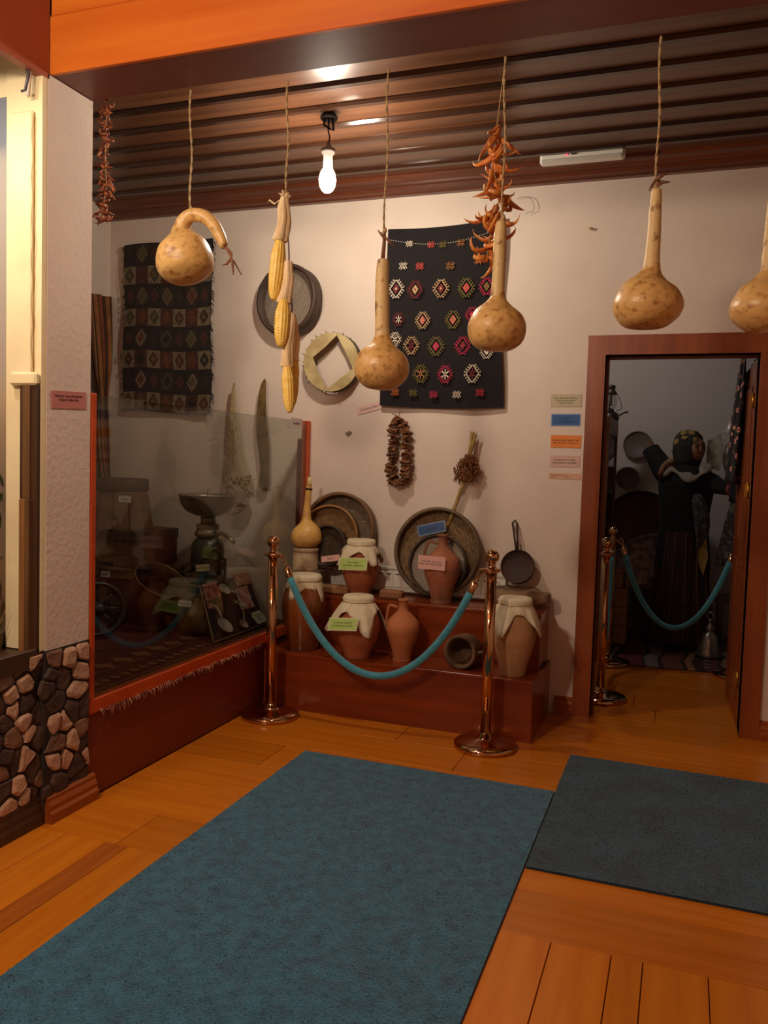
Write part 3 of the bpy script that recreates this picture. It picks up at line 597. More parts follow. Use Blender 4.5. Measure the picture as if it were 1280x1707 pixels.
for p, c1, c2, s, k in zip([(-1.571, 4.655, 2.662), (-1.438, 4.655, 2.649), (-1.367, 4.655, 2.646), (-1.261, 4.655, 2.65), (-1.604, 4.655, 2.537), (-1.502, 4.655, 2.53), (-1.318, 4.655, 2.524), (-1.152, 4.655, 2.546), (-1.643, 4.655, 2.407), (-1.525, 4.655, 2.398), (-1.37, 4.655, 2.398), (-1.22, 4.655, 2.396), (-1.102, 4.655, 2.399), (-1.622, 4.655, 2.229), (-1.474, 4.655, 2.22), (-1.292, 4.655, 2.219), (-1.181, 4.655, 2.244), (-1.64, 4.655, 2.114), (-1.538, 4.655, 2.076), (-1.388, 4.655, 2.069), (-1.229, 4.655, 2.07), (-1.088, 4.655, 2.036), (-1.475, 4.655, 1.912), (-1.327, 4.655, 1.908), (-1.166, 4.655, 1.911), (-1.629, 4.655, 1.805), (-1.518, 4.655, 1.801), (-1.393, 4.655, 1.792), (-1.254, 4.655, 1.792), (-1.118, 4.655, 1.804)],
    'wrvo'+'wrog'+'wmtvc'+'mtvc'+'wtvcw'+'vcw'+'gvcwc', 'wrvo'+'wrog'+'mtmrv'+'wssc'+'wmcmw'+'owm'+'gvcwc', [.034]*3+[.036]+[.040]*4+[.064, .060, .062, .064, .058]+[.046, .058, .060, .05]+[.05, .062, .064, .06, .05]+[.062, .060, .062]+[.040]*5,
    'hhhh'+'hhhh'+'ddddd'+'xddd'+'xxddd'+'xxx'+'hhhhh'):
    motif(p, c1, c2, s, k)
# checked kilim on the left
kl = thing('checked_kilim', 'dark brown kilim woven in checks with cream diamonds, on the wall above the glass case', 'kilim', (-3.24, 4.67, 2.754))
LC = [Vector(p) for p in [(-3.575, 4.665, 2.776), (-2.909, 4.665, 2.779), (-2.895, 4.665, 1.659), (-3.58, 4.665, 1.684)]]
cols = [(58, 44, 38), (104, 88, 66), (78, 46, 38), (46, 37, 33), (122, 106, 82), (98, 58, 38), (140, 130, 116), (86, 76, 48)]
km = [mat('kilim_wool_%d' % i, c, .95, c2=tuple(int(v*.82) for v in c), scale=50, bump=.5, bscale=160) for i, c in enumerate(cols)]
rr = random.Random(11); cc = [[rr.choice([5, 2, 3, 5, 7]) for _ in range(8)] for _ in range(9)]; wht = [[rr.random() < .25 for _ in range(8)] for _ in range(9)]
def kcol(i, j):
    ci, cj = i//12, j//12; a, b = i % 12, j % 12; e = abs(a-5.5)+abs(b-5.5)
    light_row = cj % 2 == 1
    if b in (0, 11): return 3
    if light_row:
        if ci % 2 == 0: return 6 if False else (4 if e > 4.6 else (3 if e > 3 else (cc[cj][ci] if e > 1.2 else 1)))
        return 2 if e > 4 or cj < 2 else (cc[cj][ci])
    if ci % 2 == 1: return 0 if e > 5 else ((6 if wht[cj][ci] else 1) if e > 3.6 and (a+b) % 2 else cc[cj][ci])
    return 3 if e > 4 else (2 if (cj+ci) % 3 else 0)
def lfn(u, v):
    p = quadpt(LC, u, v); p.x += .010*math.sin(v*9+1)*(u-.3); p.y += -.010*math.sin(u*8)*v-.005*math.sin(v*13); p.z += .006*math.sin(u*7); return p
mb = MB(); mb.grid(lfn, 84, 96, mfn=kcol, smooth=True); mb.grid(lambda u, v: lfn(1-u, v)+Vector((0, .007, 0)), 20, 24, mi=3)
mb.build('cloth', km, kl)
mb = MB(); rr = random.Random(4)
for k in range(150):
    v = rr.random(); side = rr.random() < .75; p = lfn(1.0 if side else 0.0, v); L_ = rr.uniform(.006, .03)*(1 if side else -.6)
    mb.tube([p, p+Vector((L_*.6, -.004, -.006)), p+Vector((L_, -.002, -.02-rr.random()*.02))], [.002, .002, .001], 4)
mb.build('loose_threads', km[3], kl, kind='stuff')
# striped cloth on the niche side wall
sc_ = thing('striped_cloth', 'narrow brown and ochre striped cloth hanging in the corner behind the pillar', 'cloth', (XN+.05, 4.58, 1.8))
SC4 = [Vector(p) for p in ((XN+.03, 4.42, 2.43), (XN+.035, 4.675, 2.44), (XN+.06, 4.66, 1.18), (XN+.09, 4.50, 1.22))]
def sfn(u, v):
    pinch = 1-.35*math.exp(-((v-.55)/.12)**2); uu = .5+(u-.5)*pinch; p = quadpt(SC4, uu, v); p.x += .018*math.sin(u*16+v*2); p.y += .012*math.sin(v*6); return p
pal = [(92, 52, 32), (150, 96, 48), (64, 36, 26), (134, 70, 36), (164, 118, 66)]
pm = [mat('stripe_cloth_%d' % i, c, .9, c2=tuple(int(v*.8) for v in c), scale=12, bump=.3) for i, c in enumerate(pal)]
mb = MB(); mb.grid(sfn, 30, 40, mfn=lambda i, j: (0, 0, 1, 1, 2, 3, 3, 3, 4, 2, 1, 1, 0, 3, 3, 2, 0, 1, 4, 3, 3, 2, 0, 1, 1, 2, 3, 3, 0, 0)[i])
mb.grid(lambda u, v: sfn(1-u, v)+Vector((-.012, 0, 0)), 12, 20); mb.build('cloth', pm, sc_)
# round sieve
def sieve(name, label, cat, center, axis, R, depth, hm, meshm, spacing, rot=0, group=None, rim=.012, net=True, floor_at=.25, solid=None):
    t = thing(name, label, cat, center, group=group); M = axis_frame(center, axis)
    MB().lathe([(R-rim, 0), (R, 0), (R, depth), (R-rim, depth), (R-rim, 0)], 48, M, cap=False).build('hoop', hm, t)
    MB().lathe([(R-.001, depth*.70), (R+.004, depth*.70), (R+.004, depth*1.01), (R-rim*1.3, depth*1.01), (R-rim*1.3, depth*.9)], 48, M, cap=False).build('rim_band', hm, t)
    if net:
        mb = MB(); zf = depth*floor_at; Rm = Rotm = Matrix.Rotation(rot, 4, 'Z'); n = int(2*(R-rim)/spacing)
        for k in range(1, n):
            o = -(R-rim)+k*spacing; h = math.sqrt(max(0, (R-rim)**2-o*o))
            mb.box((o-spacing*.30, -h, zf-.001), (o+spacing*.30, h, zf+.001), M=M @ Rm)
        n2 = int(2*(R-rim)/(spacing*2.2))
        for k in range(1, n2):
            o = -(R-rim)+k*spacing*2.2; h = math.sqrt(max(0, (R-rim)**2-o*o))
            mb.box((-h, o-spacing*.25, zf-.002), (h, o+spacing*.25, zf-.0005), M=M @ Rm)
        mb.build('mesh', meshm, t, kind='stuff')
    if solid: MB().lathe([(R-rim, depth*.06), (R-rim, depth*.1)], 48, M).build('bottom', solid, t)
    return t
WIRE = mat('sieve_wire', (158, 142, 126), .5, .3)
LEATH = mat('sieve_leather', (120, 94, 62), .7, c2=(92, 70, 46), scale=20)
sv = sieve('wall_sieve', 'large round sieve with a dark hoop hanging on the wall behind the corn', 'sieve', (-2.327, 4.685, 2.362), (-.16, -1, .03), .212, .095, SIEVED, WIRE, .0085, rot=math.radians(70), floor_at=.35)
# hide drum with a square opening
cdr = Vector((-2.041, 4.685, 1.983)); dr = thing('hide_frame', 'round hoop laced with folded raw hide around a square opening, on the wall', 'sieve', cdr)
Md = frame_from(cdr, (1, .05, 0), (0, 0, 1)); R = .178
MB().lathe([(R-.008, 0), (R, 0), (R, .062), (R-.008, .062), (R-.008, 0)], 40, Md, cap=False).build('hoop', SIEVED, dr)
sq = [(.035, .165), (.146, -.040), (-.018, -.166), (-.122, .030)]
rr = random.Random(8)
for k in range(4):
    a = Vector((*sq[k], 0)); b = Vector((*sq[(k+1) % 4], 0)); aa = math.atan2(a.y, a.x); bb = math.atan2(b.y, b.x)
    if bb > aa: bb -= 2*math.pi
    arc = [Vector((math.cos(aa+(bb-aa)*i/10)*(R-.002), math.sin(aa+(bb-aa)*i/10)*(R-.002), 0)) for i in range(11)]
    poly = arc+[b*.96, b*.5+a*.5+Vector((rr.uniform(-.008, .008), rr.uniform(-.008, .008), 0)), a*.96]
    MB().prism([Md @ (p+Vector((0, 0, .058+.006*k*.4))) for p in poly], Md.to_3x3() @ Vector((0, 0, .006))).build('hide_flap', HIDE, dr)
mb = MB()
for k in range(26):
    a = k*2*math.pi/26+rr.uniform(-.1, .1); p = Vector((math.cos(a)*R, math.sin(a)*R, .05)); q = p+Vector((math.cos(a+rr.uniform(-1, 1))*.016, math.sin(a+rr.uniform(-1, 1))*.016, rr.uniform(-.01, .015)))
    mb.tube([Md @ (p*.985), Md @ p, Md @ q], [.005, .004, .0015], 5)
mb.build('lacing', mat('hide_lace', (104, 82, 58), .8), dr, kind='stuff')
# nets
def net_bag(label, prof, m, turns, thr, seed, nw=26):
    t = thing('fishing_net', label, 'net', prof[0][0]); rr = random.Random(seed); P = spline([Vector((*p, r)) for p, r in prof], 8); mb = MB(); n = len(P)-1
    for sgn in (-1, 1):
        for k in range(nw):
            ph = 2*math.pi*k/nw; pts = []
            for i, p in enumerate(P):
                a = ph+sgn*turns*2*math.pi*i/n; pts.append(Vector((p[0]+math.cos(a)*p[3], p[1]+math.sin(a)*p[3]*.45, p[2]+rr.uniform(-.003, .003))))
            mb.tube(pts, thr, 3, cap=False)
    mb.build('netting', m, t, kind='stuff'); return t, P
t, P_ = net_bag('pale fishing net widening to a full bottom, hanging on a nail behind the glass', [(p, r) for p, r in zip([(-2.712, 4.64, 1.849), (-2.715, 4.64, 1.781), (-2.713, 4.64, 1.686), (-2.706, 4.64, 1.553), (-2.694, 4.64, 1.42), (-2.678, 4.64, 1.287), (-2.668, 4.64, 1.204), (-2.662, 4.64, 1.158)], [0.0077, 0.0153, 0.023, 0.0345, 0.0498, 0.0766, 0.0996, 0.0574])], mat('net_pale', (196, 176, 134), .9), .5, .0015, 1, nw=16)
mb = MB(); rr = random.Random(2)
for k in range(26):
    c = Vector((-2.667, 4.63, 1.227))+Vector((rr.uniform(-.08, .07), rr.uniform(-.02, .02), rr.uniform(-.045, .045))); a = rr.uniform(-.8, .8)
    mb.tube([c, c+Vector((math.cos(a)*.02, 0, math.sin(a)*.02)), c+Vector((math.cos(a)*.045, 0, math.sin(a)*.04))], [.004, .009, .004], 6)
mb.build('floats', mat('net_float', (176, 142, 84), .7, c2=(120, 92, 54), scale=20), t, kind='stuff')
MB().tube([(-2.739, 4.7, 1.862), (-2.748, 4.7, 1.862)], .004, 6).build('nail', IRON, t)
t, P_ = net_bag('narrow olive-brown fishing net hanging next to the pale one', [(p, r) for p, r in zip([(-2.501, 4.65, 1.879), (-2.512, 4.65, 1.819), (-2.517, 4.65, 1.67), (-2.51, 4.65, 1.557), (-2.494, 4.65, 1.444), (-2.487, 4.65, 1.331), (-2.489, 4.65, 1.233), (-2.488, 4.65, 1.203)], [0.0076, 0.0189, 0.0302, 0.0378, 0.0359, 0.0302, 0.034, 0.0264])], mat('net_olive', (136, 108, 58), .9, c2=(92, 72, 40), scale=20), 1.1, .0026, 3, nw=22)
MB().tube([(-2.523, 4.7, 1.892), (-2.528, 4.7, 1.892)], .004, 6).build('nail', IRON, t)
# string of dried slices
ds = thing('dried_vegetable_string', 'looped string of dark dried vegetable slices hanging under the black kilim', 'dried vegetables', (-1.608, 4.66, 1.686))
rr = random.Random(6); DS = mat('dried_slice', (150, 98, 58), .75, c2=(78, 44, 28), scale=30, bump=.4, vary=.35)
loop = [Vector(p) for p in [(-1.597, 4.655, 1.643), (-1.626, 4.655, 1.629), (-1.638, 4.655, 1.536), (-1.639, 4.655, 1.43), (-1.64, 4.655, 1.341), (-1.619, 4.655, 1.277), (-1.588, 4.655, 1.267), (-1.559, 4.655, 1.29), (-1.55, 4.655, 1.379), (-1.554, 4.655, 1.485), (-1.565, 4.655, 1.58), (-1.589, 4.655, 1.636)]]
L2 = spline(loop, 8); MB().tube([(-1.597, 4.66, 1.7), (-1.607, 4.66, 1.679), (-1.595, 4.66, 1.637)]+[tuple(p) for p in L2], .002, 5).build('string', mat('dark_string', (70, 44, 34), .8), ds)
def slice_mesh(seed):
    r2 = random.Random(seed); mb = MB(); n = 9; f = r2.uniform(2, 4); ph = r2.uniform(0, 6)
    vs = []; fs = []
    for z in (-.003, .003):
        vs.append(Vector((0, 0, z)))
        for k in range(n):
            a = 2*math.pi*k/n; q = .031*(1+.25*math.sin(f*a+ph)); vs.append(Vector((q*math.cos(a), q*math.sin(a)*.8, z*1.4+.007*math.sin(2*a+ph))))
    for k in range(n):
        a, b = 1+k, 1+(k+1) % n; fs += [(0, b, a), (n+1, n+1+a, n+1+b), (a, b, n+1+b, n+1+a)]
    return mb.add(vs, fs, 0, False).mesh('dried_slice', DS)
sm_ = [slice_mesh(k) for k in range(8)]
for i in range(0, len(L2)-1):
    for q in range(1):
        o = link('dried_slice', rr.choice(sm_), ds); p = L2[i].lerp(L2[i+1], rr.random())
        o.matrix_basis = Matrix.Translation(p+Vector((rr.uniform(-.010, .010), rr.uniform(-.016, .012), 0))) @ Matrix.Rotation(rr.uniform(0, 6.28), 4, 'Z') @ Matrix.Rotation(rr.uniform(-.7, .7), 4, 'X') @ Matrix.Scale(rr.uniform(.8, 1.15), 4)
for p in [[(-1.6, 4.63, 1.663), (-1.627, 4.63, 1.673), (-1.65, 4.63, 1.684)], [(-1.627, 4.63, 1.564), (-1.65, 4.63, 1.578), (-1.669, 4.63, 1.585)]]: MB().tube(p, [.003, .003, .001], 5).build('thorn', TWIG, ds)
# broom of dried plants
br = thing('dried_plant_bunch', 'bunch of dried brown plants tied upside down with its stalks up, on the wall', 'dried plants', (-1.156, 4.66, 1.58))
rr = random.Random(12); top = Vector((-1.148, 4.66, 1.574)); mid = Vector((-1.166, 4.65, 1.456)); low = Vector((-1.186, 4.65, 1.338))
for k in range(16):
    a = Vector((rr.uniform(-.02, .02), rr.uniform(-.012, .012), rr.uniform(-.01, .012)))
    MB().tube([top+a, mid+a*.5, low+a*1.4+Vector((rr.uniform(-.04, .05), 0, rr.uniform(-.02, .04)))], [.003, .0035, .002], 5).build('stalk', STRAW, br)
mb = MB()
for k in range(620):
    t_ = rr.random(); a = rr.uniform(0, 6.28); w_ = .02+.062*math.sin(min(1, t_*1.1)*math.pi*.75); c = mid.lerp(low, t_*1.25)+Vector((math.cos(a)*w_*rr.random()**.5, math.sin(a)*.022, 0)); d = Vector((rr.uniform(-.012, .012), rr.uniform(-.008, .008), -.022))
    mb.tube([c, c+d*.5+Vector((rr.uniform(-.004, .004), 0, 0)), c+d], [.001, .0034, .0008], 4)
mb.build('seed_heads', mat('seed_head', (142, 88, 44), .85, c2=(100, 58, 28), scale=40), br, kind='stuff')
MB().tube([(-1.175, 4.66, 1.339), (-1.201, 4.66, 1.275), (-1.227, 4.66, 1.198), (-1.266, 4.66, 1.084), (-1.298, 4.66, 0.984)], [.007, .010, .0115, .0125, .0115], 8).build('long_stick', STRAW, br)
# little things on the wall
t = thing('wall_nail', 'small pale plug standing out of the bare wall right of the pepper string', 'nail', (-0.554, 4.7, 2.702)); MB().tube([(-0.554, 4.7, 2.702), (-0.55, 4.675, 2.692)], .006, 8).build('shank', mat('pale_plug', (206, 178, 120), .6), t); MB().lathe([(.008, 0), (.009, .003), (.004, .005)], 10, axis_frame((-0.551, 4.676, 2.692), (0, -1, 0))).build('head', MATS['pale_plug'], t)
t = MB().prism([(-1.963, 4.7, 1.561), (-1.935, 4.7, 1.576), (-1.919, 4.7, 1.566), (-1.942, 4.7, 1.543)], (0, -.006, 0)).build('grey_tag', mat('grey_tag', (120, 108, 98), .6)); tag(t, 'tiny grey tag stuck on the wall below the hide hoop', 'tag')
t = MB().tube([tuple(p) for p in spline([Vector(p) for p in [(-0.954, 4.67, 2.878), (-0.921, 4.67, 2.888), (-0.88, 4.67, 2.876), (-0.859, 4.67, 2.838), (-0.864, 4.67, 2.806), (-0.89, 4.67, 2.801), (-0.903, 4.67, 2.789)]], 5)], .0012, 4).build('loose_wire', IRON); tag(t, 'thin curly loose wire end against the wall right of the pepper string', 'wire')
# ------------------------------------------------------------------ two-step stand against the back wall
SX0, SX1, SY0, SY1 = -2.17, -.662, 4.10, 4.385
st = thing('display_stand', 'glossy red-brown wooden two-step stand holding the jars, against the back wall', 'stand', (-1.42, 4.4, 0))
MB().box((SX0, SY0+.004, 0), (SX1-.004, SY0+.022, .30)).build('front_board', STANDW, st)
MB().box((SX1-.02, SY0+.006, 0), (SX1, 4.69, .30)).build('side_board', STANDW, st)
MB().box((SX0, SY0, .30), (SX1+.004, SY1+.01, .318), bev=.002).build('tread', STANDW, st)
MB().box((SX0, SY1+.004, .318), (SX1-.026, SY1+.022, .589)).build('front_board', STANDW, st)
MB().box((SX1-.04, SY1+.006, .318), (SX1-.02, 4.69, .589)).build('side_board', STANDW, st)
MB().box((SX0, SY1, .589), (SX1-.015, 4.69, .607), bev=.002).build('tread', STANDW, st)
MB().box((SX0+.03, SY0-.014, .10), (SX0+.06, SY0+.004, .30), bev=.002).build('corner_batten', CASEO, st)

def fine(prof, n=6):
    return [(max(p.x, .001), p.y) for p in spline([Vector((r, z, 0)) for r, z in prof], n)]
def pottery(name, label, cat, base, prof, m, group=None, hollow=.004, handle=None, extra=None):
    """prof runs from rim to foot in the world's metres above the base."""
    t = thing(name, label, cat, base, group=group); pr = fine(prof)[::-1]
    rin = [(max(r-hollow-.004, .002), z) for r, z in pr[::-1] if z > pr[0][1]+.012]
    MB().lathe([(.002, pr[0][1])]+pr+rin[:len(rin)-1]+[(.002, rin[-1][1])], 40, cap=False).build('body', m, t, world=False)
    if handle: MB().tube(spline([Vector(p) for p in handle], 6), .0095, 10, flat=.7).build('handle', m, t, world=False)
    return t
def cloth_cover(t, R, z, fall, flare, seed, rot=0.0, m=None, peaks=4, up=.012):
    """square cloth tied over a mouth: flat top, string neck, skirt with four hanging corners."""
    rr = random.Random(seed); n = 64; rings = []; ph = math.pi/4+rot
    rings.append([(R*.55, z+up)]*n); rings.append([(R*.96, z+up*.8)]*n); rings.append([(R*1.07, z-.004)]*n); rings.append([(R*1.0, z-.022)]*n)
    for s in (.12, .3, .5, .75, 1.0):
        ring = []
        for k in range(n):
            a = 2*math.pi*k/n; corner = (.5+.5*math.cos(peaks*(a-ph)))**2.0; ln = fall*(.34+.66*corner+.07*math.sin(3*a+seed)+.04*math.sin(7*a+seed))*s
            pl = 1+.055*math.sin(11*a+seed)*s+.03*math.sin(19*a)*s
            ring.append(((R*1.0+flare*s**.75*(.45+.75*corner))*pl, z-.022-ln))
        rings.append(ring)
    vs = [Vector((0, 0, z+up))]; fs = []
    for ri in rings:
        for k, (r, zz) in enumerate(ri): a = 2*math.pi*k/n; vs.append(Vector((r*math.cos(a), r*math.sin(a), zz)))
    for k in range(n): fs.append((0, 1+k, 1+(k+1) % n))
    for i in range(len(rings)-1):
        for k in range(n):
            fs.append((1+i*n+k, 1+(i+1)*n+k, 1+(i+1)*n+(k+1) % n, 1+i*n+(k+1) % n))
    o = MB().add(vs, fs, 0, True).build('cloth_cover', m or CLOTH, t, world=False)
    md = o.modifiers.new('thick', 'SOLIDIFY'); md.thickness = .003; md.offset = 1
    MB().tube([(R*1.03*math.cos(a), R*1.03*math.sin(a), z-.020+.002*math.sin(5*a)) for a in [i*2*math.pi/40 for i in range(41)]], .0035, 6).build('tie_string', ROPE, t, world=False)
    MB().tube([(.002, -R*1.05, z-.02), (-.012, -R*1.12, z-.034), (-.02, -R*1.16, z-.06)], [.004, .003, .002], 5).build('string_end', ROPE, t, world=False)
    return o
JG = 'cloth-covered jars'
b, pr = ((-1.761, 4.537, 0.607), [(0.0747, 0.318), (0.0764, 0.289), (0.0853, 0.254), (0.1031, 0.19), (0.1067, 0.133), (0.0889, 0.076), (0.0676, 0.033), (0.0587, 0.0)])
b = (b[0], b[1]-.035, b[2])
j = pottery('covered_jar', 'terracotta jar with a cream cloth cover and green card on the upper step', 'jar', b, pr, TERRA, JG); cloth_cover(j, pr[0][0]+.004, pr[0][1], .115, .058, 1, .12)
jarA = b
b, pr = ((-1.643, 4.183, 0.318), [(0.0759, 0.332), (0.0775, 0.306), (0.0957, 0.266), (0.1155, 0.213), (0.1221, 0.16), (0.1089, 0.107), (0.0825, 0.053), (0.066, 0.0)])
j = pottery('covered_jar', 'squat terracotta jar with a wide flaring cloth cover and green card, lower step', 'jar', b, pr, TERRA, JG); o = cloth_cover(j, pr[0][0]+.004, pr[0][1], .165, .080, 5, -.1)
jarB = b
b, pr = ((-2.0, 4.241, 0.318), [(0.0891, 0.414), (0.0925, 0.387), (0.1062, 0.345), (0.1233, 0.283), (0.1251, 0.221), (0.1131, 0.146), (0.0959, 0.07), (0.0857, 0.0)])
j = pottery('covered_jar', 'shiny brown glazed jar with a white cloth cover behind the left barrier post', 'jar', b, pr, GLAZE, JG); cloth_cover(j, pr[0][0]+.004, pr[0][1], .11, .022, 9, .7)
b, pr = ((-0.783, 4.193, 0.318), [(0.0774, 0.392), (0.0805, 0.368), (0.0959, 0.33), (0.1114, 0.274), (0.1129, 0.212), (0.0959, 0.138), (0.0743, 0.063), (0.0603, 0.0)])
j = pottery('covered_jar', 'tall pale clay jar with a cream cloth cover, right end of the lower step', 'jar', b, pr, CLAY, JG); cloth_cover(j, pr[0][0]+.004, pr[0][1], .15, .062, 14, .45)
def jug(label, b, pr, m, side):
    R = max(r for r, z in pr); k = pr[-1]
    top = pr[1][1]; zs = [z for r, z in pr if r > R*.72][0]
    rn = pr[2][0]; h = [(-rn, 0, top-.02), (-rn-.045, 0, top-.012), (-R*.94, 0, top-.055), (-R*.98, 0, top-.11), (-R*.80, 0, zs-.015)]
    c, s = math.cos(side), math.sin(side); h = [(x*c, x*s, z) for x, y, z in h]
    j = pottery('clay_jug', label, 'jug', b, pr, m, 'clay jugs on the stand', handle=h)
    MB().lathe([(pr[0][0]-.004, pr[0][1]-.012), (pr[0][0]+.004, pr[0][1]-.010), (pr[0][0]+.005, pr[0][1]-.002), (pr[0][0]-.006, pr[0][1])], 30, cap=False).build('lip', m, j, world=False)
    return j
b, pr = ((-1.399, 4.232, 0.318), [(0.0262, 0.336), (0.0245, 0.309), (0.0295, 0.277), (0.0524, 0.25), (0.0818, 0.217), (0.0916, 0.178), (0.0818, 0.132), (0.0589, 0.066), (0.0491, 0.02), (0.0507, 0.0)])
jug('orange terracotta jug with one loop handle on the lower step', b, pr, mat('terracotta_fresh', (186, 112, 68), .8, c2=(164, 94, 56), scale=7, bump=.2), math.radians(15))
b, pr = ((-1.261, 4.525, 0.607), [(0.0274, 0.388), (0.0257, 0.357), (0.0308, 0.323), (0.0582, 0.289), (0.0925, 0.254), (0.1027, 0.206), (0.0959, 0.158), (0.0719, 0.09), (0.0582, 0.028), (0.0599, 0.0)])
b = (b[0], b[1]-.04, b[2])
jug('worn terracotta jug with one loop handle and pink card on the upper step', b, pr, TERRAD, math.radians(18)); jugU = b
# pot lying on its side
pc = Vector((-1.06, 4.19, 0.427)); R = 0.0915; pc.z = .319+R*1.0
t = thing('lying_pot', 'clay pot lying on its side on the lower step, dark mouth to the front', 'pot', pc); Mp = axis_frame(pc, (-.16, -1, .04))
MB().lathe([(.01, -.15), (R*.55, -.15), (R*.85, -.11), (R*.98, -.06), (R*.94, -.015), (R*.96, .0), (R*.99, .012), (R*.97, .022), (R*.80, .020), (R*.76, .004), (R*.84, -.06), (R*.7, -.11), (.01, -.135)], 36, Mp, cap=False).build('body', mat('pot_smoked', (122, 86, 58), .8, c2=(84, 56, 38), scale=7, bump=.3), t)
MB().tube([Mp @ Vector(q) for q in ((R*.93, .0, -.02), (R*1.25, .01, -.025), (R*1.3, .01, -.07), (R*.95, 0, -.085))], .009, 8).build('handle', MATS['pot_smoked'], t)
# gourd bottle on its tin
b, pr = ((-2.131, 4.43, 0.736), [(0.0839, 0.133), (0.0856, 0.0)])
R = .078; bx, by = -2.105, 4.475
tb = MB().box((bx-.082, by-.085, .607), (bx+.10, by+.09, b[2]), bev=.008).build('stone_block', STONEY); tag(tb, 'dark rough block under the stained tin at the left end of the upper step', 'stone block')
t = thing('stained_tin', 'stained cream cylindrical tin under the small gourd bottle', 'tin', (bx, by, b[2])); zt = pr[0][1]
MB().lathe([(.002, 0), (R, 0), (R, .006), (R-.002, .01), (R-.002, zt*.82)], 36, cap=False).build('body', mat('old_tin', (196, 172, 136), .6, c2=(130, 92, 60), scale=9, lo=.45, hi=.7), t, world=False)
MB().lathe([(R-.002, zt*.80), (R+.002, zt*.82), (R+.002, zt*.98), (R-.006, zt), (.002, zt)], 36, cap=False).build('lid', mat('tin_lid', (176, 150, 116), .5, c2=(120, 84, 54), scale=12), t, world=False)
gz = b[2]+zt
gb = thing('gourd_bottle', 'small yellow gourd bottle with a tall thin neck standing on the stained tin', 'gourd', (bx, by, gz))
pts = [(0, 0, .001, .02), (0, 0, .006, .06), (0, 0, .035, .088), (.002, 0, .07, .092), (.003, 0, .105, .082), (.002, 0, .135, .056), (0, 0, .155, .036), (0, 0, .18, .027), (.002, 0, .24, .022), (.006, 0, .31, .019), (.010, 0, .365, .019)]
mb = MB(); sweep(mb, pts, n=8); mb.build('body', mat('gourd_yellow', (222, 176, 96), .4, c2=(178, 124, 62), scale=12, bump=.12, lo=.45, hi=.75), gb, world=False)
MB().tube([(.0085, 0, .345), (.0095, 0, .356)], .0215, 16).build('dark_band', mat('dark_band', (40, 26, 20), .6), gb, world=False)
MB().tube([(.010, 0, .365), (.012, 0, .39), (.012, -.002, .42)], [.015, .013, .011], 14).build('stopper', GOURDN, gb, world=False)
# nested sieves leaning on the wall at the left
def lean(ctr, rpx, Y, tilt=.16, yaw=0.0): return None
SG = 'sieves leaning on the upper step'
WEAVE = mat('grass_weave', (150, 112, 70), .8, c2=(118, 84, 48), scale=40)
sieve('large_sieve', 'largest round sieve leaning behind the gourd bottle at the left of the stand', 'sieve', (-1.95, 4.655, 0.968), (.04, -1, .13), 0.2246, .075, mat('hoop_brown', (122, 88, 56), .6, c2=(96, 66, 40), scale=5), mat('weave_grey', (138, 116, 92), .7, c2=(112, 92, 72), scale=40), .007, rot=math.radians(92), group=SG, solid=mat('weave_back', (84, 66, 50), .9))
sieve('straw_tray', 'middle straw-bottomed hoop nested in the large sieve at the left', 'tray', (-2.001, 4.61, 0.935), (.03, -1, .13), 0.1818, .05, mat('hoop_tan', (166, 122, 72), .6, c2=(136, 94, 52), scale=5), WEAVE, .006, rot=math.radians(60), group=SG, rim=.006, solid=mat('straw_back', (140, 100, 56), .9, c2=(110, 76, 40), scale=30))
sieve('dark_basket', 'small dark round basket in front of the straw tray at the left', 'basket', (-1.985, 4.55, 0.879), (.03, -1, .15), 0.1199, .055, SIEVED, mat('dark_weave', (92, 70, 50), .8, c2=(66, 48, 34), scale=30), .007, rot=math.radians(110), group=SG, rim=.007, solid=mat('dark_back', (62, 46, 34), .9))
# right-hand set
sieve('large_sieve', 'largest round sieve leaning behind the worn jug at the right of the stand', 'sieve', (-1.326, 4.655, 0.876), (-.02, -1, .15), 0.2537, .075, mat('hoop_grey', (112, 88, 62), .6, c2=(84, 64, 44), scale=5), mat('weave_tan', (152, 118, 80), .7, c2=(120, 90, 60), scale=40), .008, rot=math.radians(80), group=SG, solid=mat('weave_back2', (104, 78, 54), .9))
sieve('dark_sieve', 'dark wire sieve nested in the large sieve behind the worn jug', 'sieve', (-1.307, 4.575, 0.812), (-.02, -1, .15), 0.1702, .035, SIEVED, WIRE, .007, rot=math.radians(80), group=SG, rim=.007, solid=mat('dark_back3', (70, 54, 46), .9))
pc = Vector((-1.32, 4.575, 0.762)); R = .115; t = thing('green_bowl', 'dark green enamel bowl tipped up behind the worn jug', 'bowl', pc); Mp = axis_frame(pc, (-.05, -1, .25))
MB().lathe([(.02, -.05), (R*.6, -.045), (R*.9, -.02), (R, .012), (R+.004, .014), (R+.002, .008), (R*.86, -.022), (R*.55, -.05)], 36, Mp, cap=False).lathe([(.001, -.04), (R*.62, -.038)], 30, Mp).build('body', mat('green_enamel', (36, 62, 38), .3, c2=(26, 46, 28), scale=6), t)
